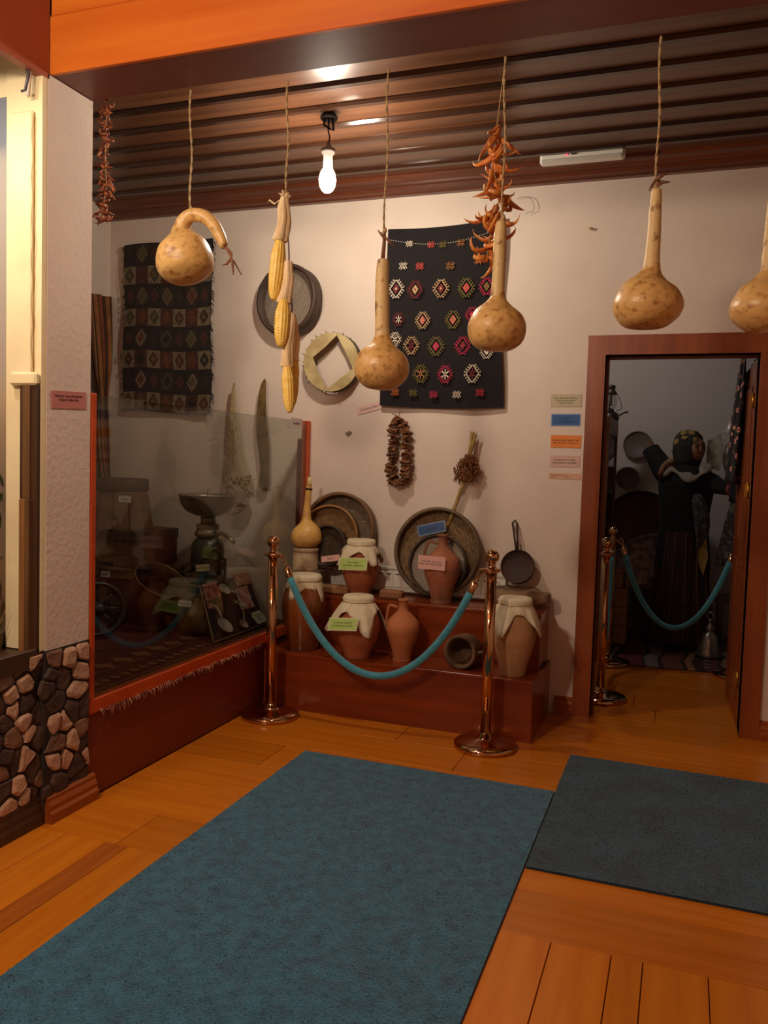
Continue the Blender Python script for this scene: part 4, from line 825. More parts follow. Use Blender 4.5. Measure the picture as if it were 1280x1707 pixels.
# long-handled pan, stone trough, bricks, heater
pc = Vector((-0.857, 4.6, 0.831)); R = 0.0943; t = thing('long_handled_pan', 'old black frying pan with a long handle propped against the wall beside the right post', 'pan', pc)
Mp = axis_frame(pc, (-.06, -1, .30))
MB().lathe([(.001, -.055), (R*.92, -.055), (R*.99, -.045), (R, .0), (R*1.02, .002), (R*.98, .003), (R*.95, -.012), (R*.9, -.02), (.001, -.022)], 40, Mp, cap=False).build('bowl', mat('burnt_pan', (76, 50, 40), .7, c2=(52, 36, 30), scale=10, bump=.4), t)
h0 = Vector((-0.874, 4.635, 0.919)); h1 = Vector((-0.896, 4.68, 1.081))
MB().tube([h0, h0.lerp(h1, .6)+Vector((-.008, 0, 0)), h1+Vector((-.013, 0, -.014)), h1+Vector((0, 0, .004)), h1+Vector((.013, 0, -.014)), h0.lerp(h1, .6)+Vector((.012, 0, 0)), h0+Vector((.010, 0, .0))], .0055, 8).build('handle', IRON, t)
MB().tube([h0+Vector((.003, .01, -.015)), h0+Vector((.003, 0, .05))], .010, 8).build('ferrule', IRON, t)
a = Vector((-1.004, 4.52, 0.674)); c = Vector((-0.659, 4.52, 0.703))
mb = MB(); rr = random.Random(3); N = 15; vs = []; cen = [(a.x+(c.x-a.x)*i/(N-1)) for i in range(N)]
wid = [.06, .085, .10, .11, .115, .118, .118, .115, .11, .10, .085, .068, .055, .05, .035]
for i in range(N):
    z1 = .105+rr.uniform(-.006, .006)-(.012 if i > 11 else 0); z0 = .003+max(0, (i-9))*.008
    for (u, v) in ((-1, .35), (-.8, 1), (-.4, .92), (.4, .92), (.8, 1), (1, .35), (.6, 0), (-.6, 0)): vs.append((cen[i], 4.555+u*wid[i]+rr.uniform(-.004, .004), .607+z0+(z1-z0)*v))
fs = [(i*8+k, i*8+(k+1) % 8, (i+1)*8+(k+1) % 8, (i+1)*8+k) for i in range(N-1) for k in range(8)]+[tuple(range(7, -1, -1)), tuple((N-1)*8+k for k in range(8))]
t = mb.add(vs, fs, 0, True).build('stone_trough', mat('trough_wood', (142, 110, 80), .9, c2=(100, 74, 52), scale=7, stretch=(1, 5, 5), bump=.5), None); tag(t, 'rough grey-brown wooden trough with a narrow spout end, under the black pan', 'trough')
t.name = 'wooden_trough'
BR = mat('brown_brick', (160, 112, 76), .85, c2=(134, 88, 58), scale=9, bump=.4)
for (x0, x1), lb in (((-2.008, -1.812), 'flat brown block lying left of the covered jar on the upper step'), ((-1.618, -1.479), 'flat brown block with rounded ends between the covered jar and the right-hand sieves')):
    o = MB().box((x0, 4.43, .608), (x1, 4.50, .66), bev=.012).build('brown_block', BR); tag(o, lb, 'block', 'brown blocks on the upper step')
t = thing('wall_heater', 'long low white slotted heater on the wall behind the upper step', 'heater', (-1.55, 4.68, .62))
MB().box((-2.15, 4.655, .62), (-.93, 4.695, .755), bev=.004).build('body', WHITEP, t)
MB().box((-2.15, 4.648, .75), (-.93, 4.695, .768), bev=.003).build('top_rail', mat('heater_rail', (204, 198, 188), .4), t)
k = 0
x = -2.12
SL_ = MB().box((-.013, -.002, -.003), (.013, .001, .003)).mesh('slot', mat('slot_dark', (96, 80, 66), .7)); FN = MB().box((-.024, -.003, -.045), (.024, .001, .05), bev=.002).mesh('fin_panel', WHITEP)
while x < -.96:
    o = link('fin_panel', FN, t); o.location = (x, 4.654, .69); o = link('slot', SL_, t); o.location = (x, 4.6505, .725); x += .054

# ------------------------------------------------------------------ barrier posts and ropes
def post_meshes(m):
    return [('base', MB().lathe([(.002, 0), (.150, 0), (.155, .006), (.155, .022), (.148, .028), (.116, .036), (.06, .046), (.034, .056), (.030, .075), (.002, .076)], 56, cap=False).mesh('base', m)),
            ('pole', MB().lathe([(.0265, .055), (.0265, .882)], 32).mesh('pole', m)),
            ('collar', MB().lathe([(.028, .868), (.047, .880), (.047, .887), (.030, .892), (.018, .900), (.016, .906), (.022, .913), (.018, .919)], 32).mesh('collar', m)),
            ('finial', MB().lathe([(.013, .912)]+[(.0345*math.sin(a), .950-.0345*math.cos(a)) for a in [.5+(3.1416-.5)*i/12 for i in range(13)]], 28).mesh('finial', m))]
PMS = post_meshes(CHROME)
CUP = MB().lathe([(.008, -.014), (.012, -.010), (.012, .006), (.008, .012)], 12).mesh('hook_ring', CHROME)
def stanchion(x, y, label, hooks=(0,)):
    t = thing('barrier_post', label, 'barrier post', (x, y, 0), group='brass barrier posts')
    for nme, me in PMS:
        o = bpy.data.objects.new(nme, me); COL.objects.link(o); o.parent = t
    for a in hooks:
        o = bpy.data.objects.new('hook_ring', CUP); COL.objects.link(o); o.parent = t; o.location = (math.cos(a)*.042, math.sin(a)*.042, .878)
    return t
PL_, PR_ = (-2.061, 4.0), (-.868, 4.03)
PL_ = (-2.044, 3.940); PR_ = (-.862, 3.962)
stanchion(*PL_, 'polished brass-coloured barrier post at the left, beside the glass case', (0,)); stanchion(*PR_, 'polished brass-coloured barrier post at the right, before the stand', (math.pi,))
def barrier_rope(label, a, b, sag, r=.0185, ln=.075):
    a = Vector(a); b = Vector(b); t = thing('barrier_rope', label, 'rope', (a+b)/2, group='teal velvet barrier ropes')
    K = 48; L_ = (b-a).length; c_ = 2.2; pts = []
    for i in range(K+1):
        u = i/K*2-1; s = (math.cosh(c_*u)-math.cosh(c_))/(math.cosh(c_)-1); s2 = u*u-1; pts.append(a.lerp(b, i/K)+Vector((0, 0, sag*(s*.45+s2*.55))))
    d = 0; i0 = 0
    while d < .10: d += (pts[i0+1]-pts[i0]).length; i0 += 1
    i1 = K-i0
    MB().tube(pts[i0:i1+1], r, 16).build('velvet_rope', VELVET, t)
    for (p, q, s) in ((pts[i0], a, 1), (pts[i1], b, -1)):
        dr_ = (q-p).normalized()
        MB().tube([p-dr_*.004, p, p+dr_*.045, p+dr_*.055], [.0205, .0205, .0205, .012], 16).build('end_sleeve', CHROME, t)
        ring = []; e = p+dr_*.062; side = Vector((0, 1, 0)) if abs(dr_.y) < .8 else Vector((1, 0, 0)); up = dr_
        w_ = (q-e).length*.5+.004
        for k in range(17):
            a_ = 2*math.pi*k/16; ring.append(e+dr_*w_*(1-math.cos(a_))+side.cross(dr_).normalized()*.009*math.sin(a_))
        MB().tube(ring, .0042, 8, cap=False).build('snap_hook', CHROME, t)
    return t
barrier_rope('teal velvet barrier rope sagging in front of the two-step stand', (PL_[0]+.055, PL_[1], .876), (PR_[0]-.055, PR_[1], .876), .585)
# ------------------------------------------------------------------ things inside the glass case
DKZ = .384
GR = mat('dark_green_paint', (50, 58, 44), .35, c2=(38, 44, 34), scale=8); TIN = mat('dull_tin', (168, 156, 136), .35, .75, c2=(140, 128, 108), scale=8); DK = mat('blackened', (40, 30, 26), .6, c2=(28, 22, 20), scale=8)
sx, sy = (-2.704, 4.35); z0 = .63
t = MB().box((sx-.17, sy-.17, DKZ), (sx+.10, sy+.18, z0), bev=.006).build('covered_crate', mat('ochre_cloth', (122, 98, 60), .9, c2=(96, 76, 46), scale=6, bump=.3)); tag(t, 'ochre cloth-covered crate under the cream separator in the glass case', 'crate')
sp = thing('cream_separator', 'hand-cranked cream separator with a wide metal bowl and dark green body, inside the glass case', 'cream separator', (sx, sy, z0)); Ms = Matrix.Translation((sx, sy, 0))
MB().lathe([(.13, z0), (.13, z0+.02), (.10, z0+.03), (.09, z0+.05)], 30, Ms).build('foot', GR, sp)
MB().lathe([(.08, z0+.04), (.098, z0+.08), (.10, z0+.20), (.094, z0+.235), (.075, z0+.262), (.055, z0+.275)], 32, Ms).build('body', GR, sp)
MB().lathe([(.062, z0+.272), (.078, z0+.285), (.080, z0+.30), (.072, z0+.315), (.066, z0+.33), (.074, z0+.345), (.06, z0+.356)], 30, Ms).build('collar', TIN, sp)
MB().lathe([(.045, z0+.35), (.045, z0+.405)], 24, Ms).build('neck', TIN, sp)
MB().lathe([(.04, z0+.40), (.085, z0+.408), (.135, z0+.435), (.165, z0+.475), (.176, z0+.525), (.182, z0+.53), (.178, z0+.535), (.168, z0+.52), (.155, z0+.475), (.12, z0+.44), (.02, z0+.42)], 40, Ms, cap=False).build('bowl', TIN, sp)
MB().tube([(sx+.01, sy-.03, z0+.50), (sx+.012, sy-.03, z0+.56), (sx+.035, sy-.03, z0+.562)], .004, 6).build('tap_key', TIN, sp)
MB().tube([(sx+.06, sy-.02, z0+.315), (sx+.13, sy-.05, z0+.31), (sx+.20, sy-.08, z0+.285), (sx+.235, sy-.09, z0+.262)], [.014, .012, .011, .011], 10).build('spout', TIN, sp)
MB().tube([(sx+.09, sy, z0+.15), (sx+.13, sy-.01, z0+.15), (sx+.14, sy-.03, z0+.02), (sx+.17, sy-.05, z0+.01)], .009, 8).build('crank', DK, sp)
MB().box((sx-.145, sy-.06, z0+.0), (sx-.10, sy+.03, z0+.06), bev=.004).build('side_bracket', DK, sp)
# tapered wooden churn and the boxes behind the pillar
WBX = mat('old_box_wood', (126, 92, 58), .7, c2=(96, 66, 42), scale=3, stretch=(2, 2, 9), bump=.2); WBD = mat('box_wood_dark', (82, 56, 38), .7, c2=(62, 42, 30), scale=3, stretch=(9, 2, 2), bump=.2)
cx_, cy_ = (-3.378, 4.4); zt, zb_ = 1.237, 0.926
ch = thing('wooden_churn', 'tapered wooden churn with a lid, topmost of the stack inside the glass case', 'churn', (cx_, cy_, zb_)); Mc = Matrix.Translation((cx_, cy_, 0)) @ Matrix.Rotation(math.radians(22.5), 4, 'Z')
for k in range(12):
    a0, a1 = 2*math.pi*k/12+.015, 2*math.pi*(k+1)/12-.015
    P4 = [(r*math.cos(a), r*math.sin(a), z) for a, r, z in ((a0, .205, zb_), (a1, .205, zb_), (a1, .165, zt-.075), (a0, .165, zt-.075))]
    c_ = Vector((math.cos((a0+a1)/2), math.sin((a0+a1)/2), 0))
    MB().prism([Mc @ Vector(p) for p in P4], -(Mc.to_3x3() @ c_)*.02).build('stave', WBX, ch)
MB().lathe([(.165, zt-.078), (.172, zt-.072), (.168, zt-.004), (.160, zt), (.001, zt)], 24, Mc).build('lid', WBD, ch)
zz = zb_
def lidbox(label, x0, x1, y0, y1, z0, z1, m, cat='box', name='wooden_box'):
    t = thing(name, label, cat, ((x0+x1)/2, (y0+y1)/2, z0)); h = z1-z0
    MB().box((x0, y0, z0), (x1, y1, z0+h*.72), bev=.004).build('body', m, t); MB().box((x0-.006, y0-.006, z0+h*.72), (x1+.006, y1+.006, z1), bev=.004).build('lid', WBD if m is not WBD else WBX, t); return t
xa, xb, xc = -3.459, -3.246, -3.061
zl = 0.701; zc2 = 0.468
lidbox('reddish wooden box with a lid under the churn, nearer the separator', xb-.02, xc, 4.18, 4.56, zl, zz, mat('box_reddish', (112, 66, 40), .7, c2=(88, 48, 30), scale=3, stretch=(9, 2, 2)))
kc = Vector(((xa+xb)/2-.015, 4.36, zl+.115)); t = thing('small_keg', 'small round wooden keg lying with its end to the front beside the reddish box', 'keg', kc); Mk = axis_frame(kc, (.12, -1, 0))
MB().lathe([(.095, -.15), (.108, -.08), (.112, 0), (.108, .08), (.098, .145), (.090, .145), (.088, .135), (.001, .135)], 28, Mk).build('body', WBX, t)
for q in (-.11, -.03, .05, .125): MB().lathe([(.112-abs(q)*.08, q-.008), (.114-abs(q)*.08, q-.008), (.114-abs(q)*.08, q+.008), (.112-abs(q)*.08, q+.008)], 28, Mk, cap=False).build('band', IRON, t)
lidbox('brown plank box under the small keg', xa-.05, xb-.03, 4.14, 4.60, zc2, zl-.002, WBX)
lidbox('plain brown box under the reddish box', xb-.02, xc+.02, 4.14, 4.60, zc2, zl-.002, WBD)
lidbox('dark red wooden chest at the bottom of the left stack', xa-.08, xc+.03, 4.08, 4.62, DKZ, zc2-.002, mat('chest_red', (84, 34, 28), .6, c2=(62, 26, 22), scale=3), 'chest', 'red_chest')
# wheel by the pillar
wc = Vector((-2.987, 3.7, 0.518)); wc.z = DKZ+.155; t = thing('spinning_wheel', 'dark metal wheel with a round hub leaning by the case post at the left', 'wheel', wc); Mw = axis_frame(wc, (.72, -.65, .12))
R = .15
MB().lathe([(R-.022, -.02), (R, -.02), (R, .02), (R-.022, .02), (R-.022, -.02)], 44, Mw, cap=False).build('rim', mat('wheel_grey', (86, 84, 80), .4, .4, c2=(60, 58, 56), scale=9), t)
MB().lathe([(.001, -.03), (.035, -.03), (.042, 0), (.035, .03), (.018, .042), (.001, .044)], 24, Mw).build('hub', MATS['wheel_grey'], t)
for k in range(8):
    a = k*math.pi/4; MB().tube([Mw @ Vector((.03*math.cos(a), .03*math.sin(a), 0)), Mw @ Vector(((R-.015)*math.cos(a), (R-.015)*math.sin(a), 0))], .008, 6).build('spoke', MATS['wheel_grey'], t)
# copper cauldron tipped toward the front
kax = Vector((.539, -.157, .818)).normalized(); kc = Vector((-2.806, 4.02, 0.674))-kax*.135; t = thing('copper_cauldron', 'dark copper cauldron tipped on its side, mouth up to the right, inside the glass case', 'cauldron', kc); Mk = axis_frame(kc, kax)
R = .150
MB().lathe([(.001, -.20), (R*.6, -.19), (R*.95, -.12), (R*1.04, -.02), (R*.97, .06), (R*.985, .125), (R*1.03, .135), (R*1.03, .142), (R*.97, .14), (R*.94, .06), (R*.96, -.02), (R*.86, -.1), (.001, -.14)], 44, Mk, cap=False).build('body', mat('old_copper', (104, 66, 44), .45, .5, c2=(64, 42, 32), scale=6), t)
MB().lathe([(R*1.03-.003, .134), (R*1.03+.002, .135), (R*1.03+.002, .143), (R*1.03-.003, .144), (R*1.03-.003, .134)], 44, Mk, cap=False).build('rim', mat('worn_copper_rim', (132, 98, 72), .4, .6), t)
zlow = min((o_.matrix_world @ v.co).z for o_ in t.children for v in o_.data.vertices) if False else kc.z-.205
tq = MB().box((kc.x-.13, kc.y-.10, DKZ), (kc.x+.09, kc.y+.12, max(DKZ+.03, zlow+.03)), bev=.006).build('low_box', WBD); tag(tq, 'low dark box under the tipped copper cauldron', 'box')
# grain sack with its card
gc = Vector((-2.679, 3.98, 0.514)); gx = gc.x+.0; gy = gc.y+.12
mb = MB(); rr = random.Random(4)
mb.lathe([(.001, DKZ), (.10, DKZ), (.125, DKZ+.03), (.13, DKZ+.09), (.115, DKZ+.15), (.09, DKZ+.18), (.10, DKZ+.205), (.08, DKZ+.20), (.06, DKZ+.175), (.001, DKZ+.17)], 32, Matrix.Translation((gx+.10, gy, 0)), cap=False, squash=lambda q, a: Vector((q.x*(1+.07*math.sin(5*a)+.04*math.sin(11*a)), q.y*(1+.07*math.sin(5*a+1)), q.z+.008*math.sin(3*a))))
t = mb.build('burlap_sack', mat('burlap', (146, 122, 72), .95, c2=(112, 92, 54), scale=30, bump=.6, bscale=160)); tag(t, 'small open burlap sack with a white card, between the cauldron and the tilted board', 'sack')
# tilted board with ladles, beads and cloths
A, B = Vector((-2.36, 3.875, .43)), Vector((-2.36, 4.44, .43)); Cc, Dd = Vector((-2.60, 4.40, .66)), Vector((-2.60, 4.075, .66))
A = Vector((-2.34, 3.845, 0.436)); A.z = .392; Dd = Vector((-2.6, 4.106, 0.644)); B = A+Vector((0, .60, 0)); Cc = Dd+Vector((0, .56, 0))
bt_ = thing('display_board', 'tilted dark board carrying ladles and small embroidered cloths, near the glass', 'board', (A+Cc)/2)
nb = (B-A).cross(Dd-A).normalized(); nb = nb if nb.x > 0 else -nb
MB().prism([A, B, Cc, Dd], -nb*.015).build('panel', mat('board_black', (34, 24, 26), .8, c2=(26, 18, 20), scale=9), bt_)
for p, q in ((A, Dd), (Dd, Cc), (Cc, B), (A, B)): MB().tube([p, q], .005, 5).build('edge_strip', mat('edge_tan', (150, 118, 84), .6), bt_)
MB().prism([A-nb*.015, B-nb*.015, Vector((B.x-.05, B.y, DKZ)), Vector((A.x-.05, A.y, DKZ))], (-.012, 0, 0)).build('prop', DARKW, bt_)
MB().prism([Dd-nb*.016, Cc-nb*.016, Vector((Cc.x-.02, Cc.y, DKZ)), Vector((Dd.x-.02, Dd.y, DKZ))], (-.012, 0, 0)).build('prop', DARKW, bt_)
def onb(u, v, h=0.0): return (A*(1-u)+B*u)*(1-v)+(Dd*(1-u)+Cc*u)*v+nb*h
def ladle(label, u, v, ang, r, L_, m):
    c = onb(u, v, .012); ux = (B-A).normalized(); uy = nb.cross(ux); d = ux*math.cos(ang)+uy*math.sin(ang)
    t = thing('ladle', label, 'ladle', c, group='ladles on the tilted board'); M_ = axis_frame(c, nb)
    MB().lathe([(.001, -.008), (r*.6, -.006), (r*.92, .006), (r, .016), (r*.96, .017), (r*.85, .008), (.001, -.002)], 24, M_, cap=False).build('bowl', m, t)
    MB().tube([c+d*r*.95+nb*.014, c+d*(r+L_*.5)+nb*.018, c+d*(r+L_)+nb*.008], [.006, .005, .006], 6).build('handle', m, t); return t
ENA = mat('pale_enamel', (206, 196, 190), .4, c2=(176, 164, 160), scale=12)
ladle('largest pale ladle low on the tilted board, near its left edge', .20, .18, 1.2, .052, .10, ENA)
ladle('small pale ladle low on the tilted board, right of the largest', .52, .10, .7, .032, .09, mat('pale_enamel_b', (196, 180, 160), .4, c2=(150, 120, 92), scale=12))
ladle('pale ladle near the top edge of the tilted board', .38, .80, -.6, .040, .09, ENA)
ladle('tiny metal spoon in the middle of the tilted board', .50, .52, -1.1, .016, .11, TIN)
REDC = mat('red_embroidery', (138, 52, 46), .9, c2=(186, 132, 118), scale=26, bump=.3)
def swatch(label, u0, u1, v0, v1, m, seed, fr=True):
    t = thing('embroidered_cloth', label, 'cloth', onb((u0+u1)/2, (v0+v1)/2, .004), group='small cloths on the tilted board')
    MB().grid(lambda a, b: onb(u0+(u1-u0)*a, v0+(v1-v0)*b, .004+.006*(1+mnoise.noise(Vector((a*4, b*4, seed))))), 12, 12).build('cloth', m, t)
    mb = MB()
    for k in range(24):
        u = u0+(u1-u0)*(k+.5)/24; p = onb(u, v1, .008); q = onb(u+.01, v1+.05, .014); mb.tube([p, q], [.003, .002], 4)
    mb.build('fringe', mat('pink_fringe', (206, 150, 130), .9), t, kind='stuff')
swatch('red embroidered cloth at the upper left of the tilted board', .02, .30, .55, .95, REDC, 1)
swatch('red and white embroidered pouch in the middle right of the tilted board', .60, .86, .35, .72, mat('red_white_cloth', (176, 72, 60), .9, c2=(214, 196, 186), scale=14), 2)
swatch('red checked cloth hung over the upper right corner of the tilted board', .66, .98, .80, 1.04, mat('red_check', (150, 58, 44), .9, c2=(198, 150, 110), scale=32), 3)
def cardlocal(label, c, xd, yd, wd, ht, col, lines=None, gloss=.3, **k):
    c = Vector(c); x = Vector(xd).normalized()*wd/2; y = Vector(yd).normalized()*ht/2
    return card(label, (c-x+y, c+x+y, c+x-y, c-x-y), col, lines, gloss=gloss, **k)
ux = (B-A).normalized(); uy = (Dd-A).normalized()
cardlocal('small white card with fine print at the lower right of the tilted board', onb(.86, .14, .012), ux, uy, .125, .085, (206, 200, 180), ['Sofra  kepçe', 'kaşık ve', 'peşkir'], size=.016)
cardlocal('white card on the front of the wooden churn', ((-3.19, 4.19, 1.119)), (1, .1, 0), (.05, 0, 1), .085, .04, (214, 208, 196), ['Yayık'], size=.02)
cardlocal('white card on the dark red chest', ((-3.228, 4.066, 0.671)), (1, 0, 0), (.05, 0, 1), .065, .038, (190, 184, 176), ['Sandık'], size=.016)
cardlocal('white card lying on the burlap sack', (gx+.06, gy-.115, DKZ+.175), (1, .3, -.05), (0, .5, 1), .075, .035, (220, 206, 196), ['Buğday'], size=.018)
cardlocal('cream card on the green body of the cream separator', (sx+.035, sy-.105, z0+.10), (1, .25, .12), (-.1, 0, 1), .085, .04, (206, 196, 150), ['Krema makinesi'], size=.016)
cardlocal('white card stuck at the upper right corner of the glass pane', (-2.188, 4.476, 1.605), (0, 1, 0), (0, 0, 1), .155, .062, (200, 180, 176), ['Nostaljimiz'], size=.022)

# ------------------------------------------------------------------ printed cards on wall, pillar and jars
WG = 'cards on the wall beside the doorway'
card('grey-beige card, topmost of the wall cards beside the doorway', [(-0.726, 4.699, 1.8), (-0.558, 4.699, 1.8), (-0.555, 4.699, 1.731), (-0.723, 4.699, 1.73)], (186, 172, 138), ['Dam üzerinden bakılma,', 'komik anlatılmadan', 'dolanır olmaz.'], size=.0135, group=WG, gloss=.5)
card('glossy blue card, second from the top beside the doorway', [(-0.718, 4.699, 1.69), (-0.557, 4.699, 1.692), (-0.557, 4.699, 1.625), (-0.719, 4.699, 1.623)], (58, 98, 150), ['Kilimin', 'yanındaki ben'], size=.015, group=WG, gloss=.12, rim=(120, 150, 190))
card('orange card, third from the top beside the doorway', [(-0.716, 4.699, 1.573), (-0.551, 4.699, 1.572), (-0.548, 4.699, 1.503), (-0.713, 4.699, 1.502)], (226, 132, 66), ['Dadaş halayı başkan var', 'bar oyar bar öteye yar.'], size=.015, group=WG, gloss=.15)
card('pale pink card, fourth from the top beside the doorway', [(-0.715, 4.699, 1.459), (-0.55, 4.699, 1.46), (-0.55, 4.699, 1.396), (-0.716, 4.699, 1.395)], (206, 168, 152), ['Sandıktan sonrada,', 'kaybedenler sandıkta.'], size=.016, group=WG, gloss=.5)
card('narrow pink strip with two lines of print, lowest of the wall cards', [(-0.717, 4.699, 1.361), (-0.542, 4.699, 1.36), (-0.541, 4.699, 1.327), (-0.72, 4.699, 1.33)], (212, 164, 134), ['Dumanlı dağ yolunda', 'Erzurum                Dadaş'], size=.010, group=WG, gloss=.5, align='LEFT')
card('pink card on the side of the white pillar', [(-2.196, 2.454, 1.619), (-2.196, 2.639, 1.629), (-2.196, 2.639, 1.564), (-2.196, 2.452, 1.556)], (196, 122, 114), ['Pişirmiş, suyu içilmektedir,', 'bölgede halkın ilacı.', ''], size=.014, gloss=.45)
card('tilted pink card half hidden under the black kilim and gourd', [(-1.895, 4.698, 1.715), (-1.741, 4.698, 1.759), (-1.717, 4.698, 1.713), (-1.882, 4.698, 1.675)], (222, 184, 176), ['Dokuma kilim'], size=.022, gloss=.5)
card('green card leaning on the terracotta jar of the upper step', [(p[0], p[1]+q, p[2]) for p, q in zip([(-1.838, 4.345, 0.837), (-1.665, 4.345, 0.845), (-1.663, 4.345, 0.777), (-1.836, 4.345, 0.768)], (.02, .02, 0, 0))], (170, 192, 92), ['Yılın duası,', 'bakmadır dayama.'], size=.017, rim=(206, 204, 160))
card('green card leaning on the squat jar of the lower step', [(p[0], p[1]+q, p[2]) for p, q in zip([(-1.747, 4.005, 0.553), (-1.582, 4.005, 0.565), (-1.58, 4.005, 0.502), (-1.745, 4.005, 0.488)], (.03, .03, 0, 0))], (168, 190, 92), ['Yorması bilgidir,', 'bu bilinmez dedi.'], size=.017, rim=(206, 204, 160))
card('pink card leaning on the worn jug of the upper step', [(-1.363, 4.365, 0.884), (-1.208, 4.365, 0.882), (-1.212, 4.365, 0.805), (-1.368, 4.365, 0.81)], (224, 172, 160), ['Testi dibi oyar taşar,', 'batar içme böyle yaşar.'], size=.016)
cardlocal('blue card stuck on the large sieve above the worn jug', (-1.355, 4.565, 1.018), (1, 0, .26), (-.2, .15, 1), .17, .062, (40, 74, 122), ['Elek asılı'], size=.02, rim=(130, 150, 178), ink=mat('ink_blue', (20, 34, 70), .6))
cardlocal('pink card at the bottom of the small dark basket', (-1.923, 4.43, 0.819), (1, 0, .17), (-.12, .25, 1), .118, .036, (216, 166, 156), ['Sepet'], size=.018)

# ------------------------------------------------------------------ diorama in the left wall
md = bpy.data.materials.new('painted_sky'); md.use_nodes = True; nt = md.node_tree; b = nt.nodes['Principled BSDF']; b.inputs['Roughness'].default_value = .8
tc = nt.nodes.new('ShaderNodeTexCoord'); sp_ = nt.nodes.new('ShaderNodeSeparateXYZ'); nz = nt.nodes.new('ShaderNodeTexNoise'); nz.inputs['Scale'].default_value = 6; ad = nt.nodes.new('ShaderNodeMath'); ad.operation = 'MULTIPLY_ADD'; ad.inputs[1].default_value = .12
rp = nt.nodes.new('ShaderNodeValToRGB'); mr = nt.nodes.new('ShaderNodeMapRange'); mr.inputs['From Min'].default_value = .6; mr.inputs['From Max'].default_value = 2.7
nt.links.new(tc.outputs['Object'], sp_.inputs[0]); nt.links.new(tc.outputs['Object'], nz.inputs['Vector']); nt.links.new(nz.outputs['Fac'], ad.inputs[0]); nt.links.new(sp_.outputs['Z'], ad.inputs[2]); nt.links.new(ad.outputs[0], mr.inputs['Value']); nt.links.new(mr.outputs[0], rp.inputs[0]); nt.links.new(rp.outputs[0], b.inputs['Base Color'])
els = rp.color_ramp.elements; els[0].position = 0; els[0].color = (*lin((96, 72, 48)), 1); els[1].position = 1; els[1].color = (*lin((120, 124, 132)), 1)
for p, c in ((.18, (120, 92, 62)), (.32, (116, 98, 82)), (.44, (150, 126, 100)), (.50, (170, 146, 118)), (.53, (166, 150, 134)), (.90, (158, 150, 142)), (.93, (116, 120, 130))):
    e = els.new(p); e.color = (*lin(c), 1)
di = thing('wall_diorama', 'lit countryside diorama set into the left wall, cream reveal and wooden frame strips', 'diorama', (-2.35, 2.2, .65))
MB().box((-2.62, .6, .55), (-2.60, 2.429, 3.04)).build('painted_backdrop', md, di)
CREAM = mat('cream_foam', (240, 222, 178), .8, c2=(230, 210, 166), scale=5)
MB().box((-2.36, 2.405, OZ0), (XL-.002, 2.429, OZ1)).box((-2.36, 2.405, OZ1), (XL-.036, 2.429, 3.04)).build('reveal', CREAM, di)
MB().box((-2.60, 2.414, 2.67), (-2.36, 2.429, 3.04)).build('reveal', CREAM, di)
MB().box((-2.60, 2.416, .56), (-2.36, 2.429, 2.67)).build('painted_backdrop', md, di)
MB().box((-2.60, .6, .60), (XL-.155, 2.405, .64)).build('ground', mat('diorama_ground', (120, 96, 66), .95, c2=(84, 68, 46), scale=14, bump=.6), di)
MB().box((XL-.16, .6, .61), (XL-.018, 2.43, .655), bev=.003).build('sill', DARKW, di)
MB().box((XL-.03, .6, .600), (XL-.004, 2.43, .672), bev=.003).build('sill_front', mat('sill_brown', (84, 54, 32), .5, c2=(66, 42, 26), scale=3), di)
MB().box((-2.60, .4, .55), (XL-.036, .6, 3.04)).build('near_end', CREAM, di)
MB().box((-2.62, .4, 3.04), (XL-.036, 2.429, 3.06)).build('top_panel', CREAM, di)
xa, xb, xc, xd = -2.273, -2.231, -2.177, -2.269
za, zb2 = 1.634, 1.221
MB().box((xb+.002, 2.388, .66), (XL-.004, 2.405, za), bev=.002).build('frame_strip', DARKW, di)
MB().box((xa+.012, 2.378, zb2), (xb+.004, 2.405, za), bev=.002).build('frame_strip', mat('strip_brown', (112, 78, 46), .5, c2=(84, 58, 34), scale=4, stretch=(9, 9, .6)), di)
MB().box((xa-.004, 2.384, zb2), (xa+.014, 2.405, za), bev=.002).build('frame_strip', DARKW, di)
MB().box((xd, 2.372, .655), (xd+.030, 2.405, zb2), bev=.002).build('frame_strip', TANW, di)
MB().box((xd+.030, 2.366, .655), (xb+.012, 2.405, zb2), bev=.002).build('frame_strip', MATS['strip_brown'], di)
mb = MB(); x0 = -2.331; x1 = -2.23
mb.box((x0, 2.388, za+.02), (x1, 2.405, 2.60), bev=.006); mb.build('padded_strip', CREAM, di)
MB().box((x0+.01, 2.376, za-.002), (XL-.002, 2.405, za+.045), bev=.008).build('padded_end', CREAM, di)
pts = [(x1+.002+.003*math.sin(k*1.3), 2.386, za+.04+(2.58-za-.04)*k/30) for k in range(31)]
MB().tube(pts, .0017, 6).build('edge_cord', mat('edge_cord', (222, 198, 152), .8), di)
MB().tube([(-2.25, 2.36, 2.653), (-2.234, 2.36, 2.655), (-2.219, 2.36, 2.715), (-2.224, 2.36, 2.731), (-2.229, 2.36, 2.712)], .005, 6).build('hook', mat('hook_grey', (96, 92, 96), .4, .6), di)
MB().tube([(-2.223, 2.37, 2.736), (-2.228, 2.37, 2.679), (-2.233, 2.37, 2.639)], .008, 8).build('hook_sleeve', mat('hook_white', (224, 208, 190), .6), di)
mb = MB(); rr = random.Random(21)
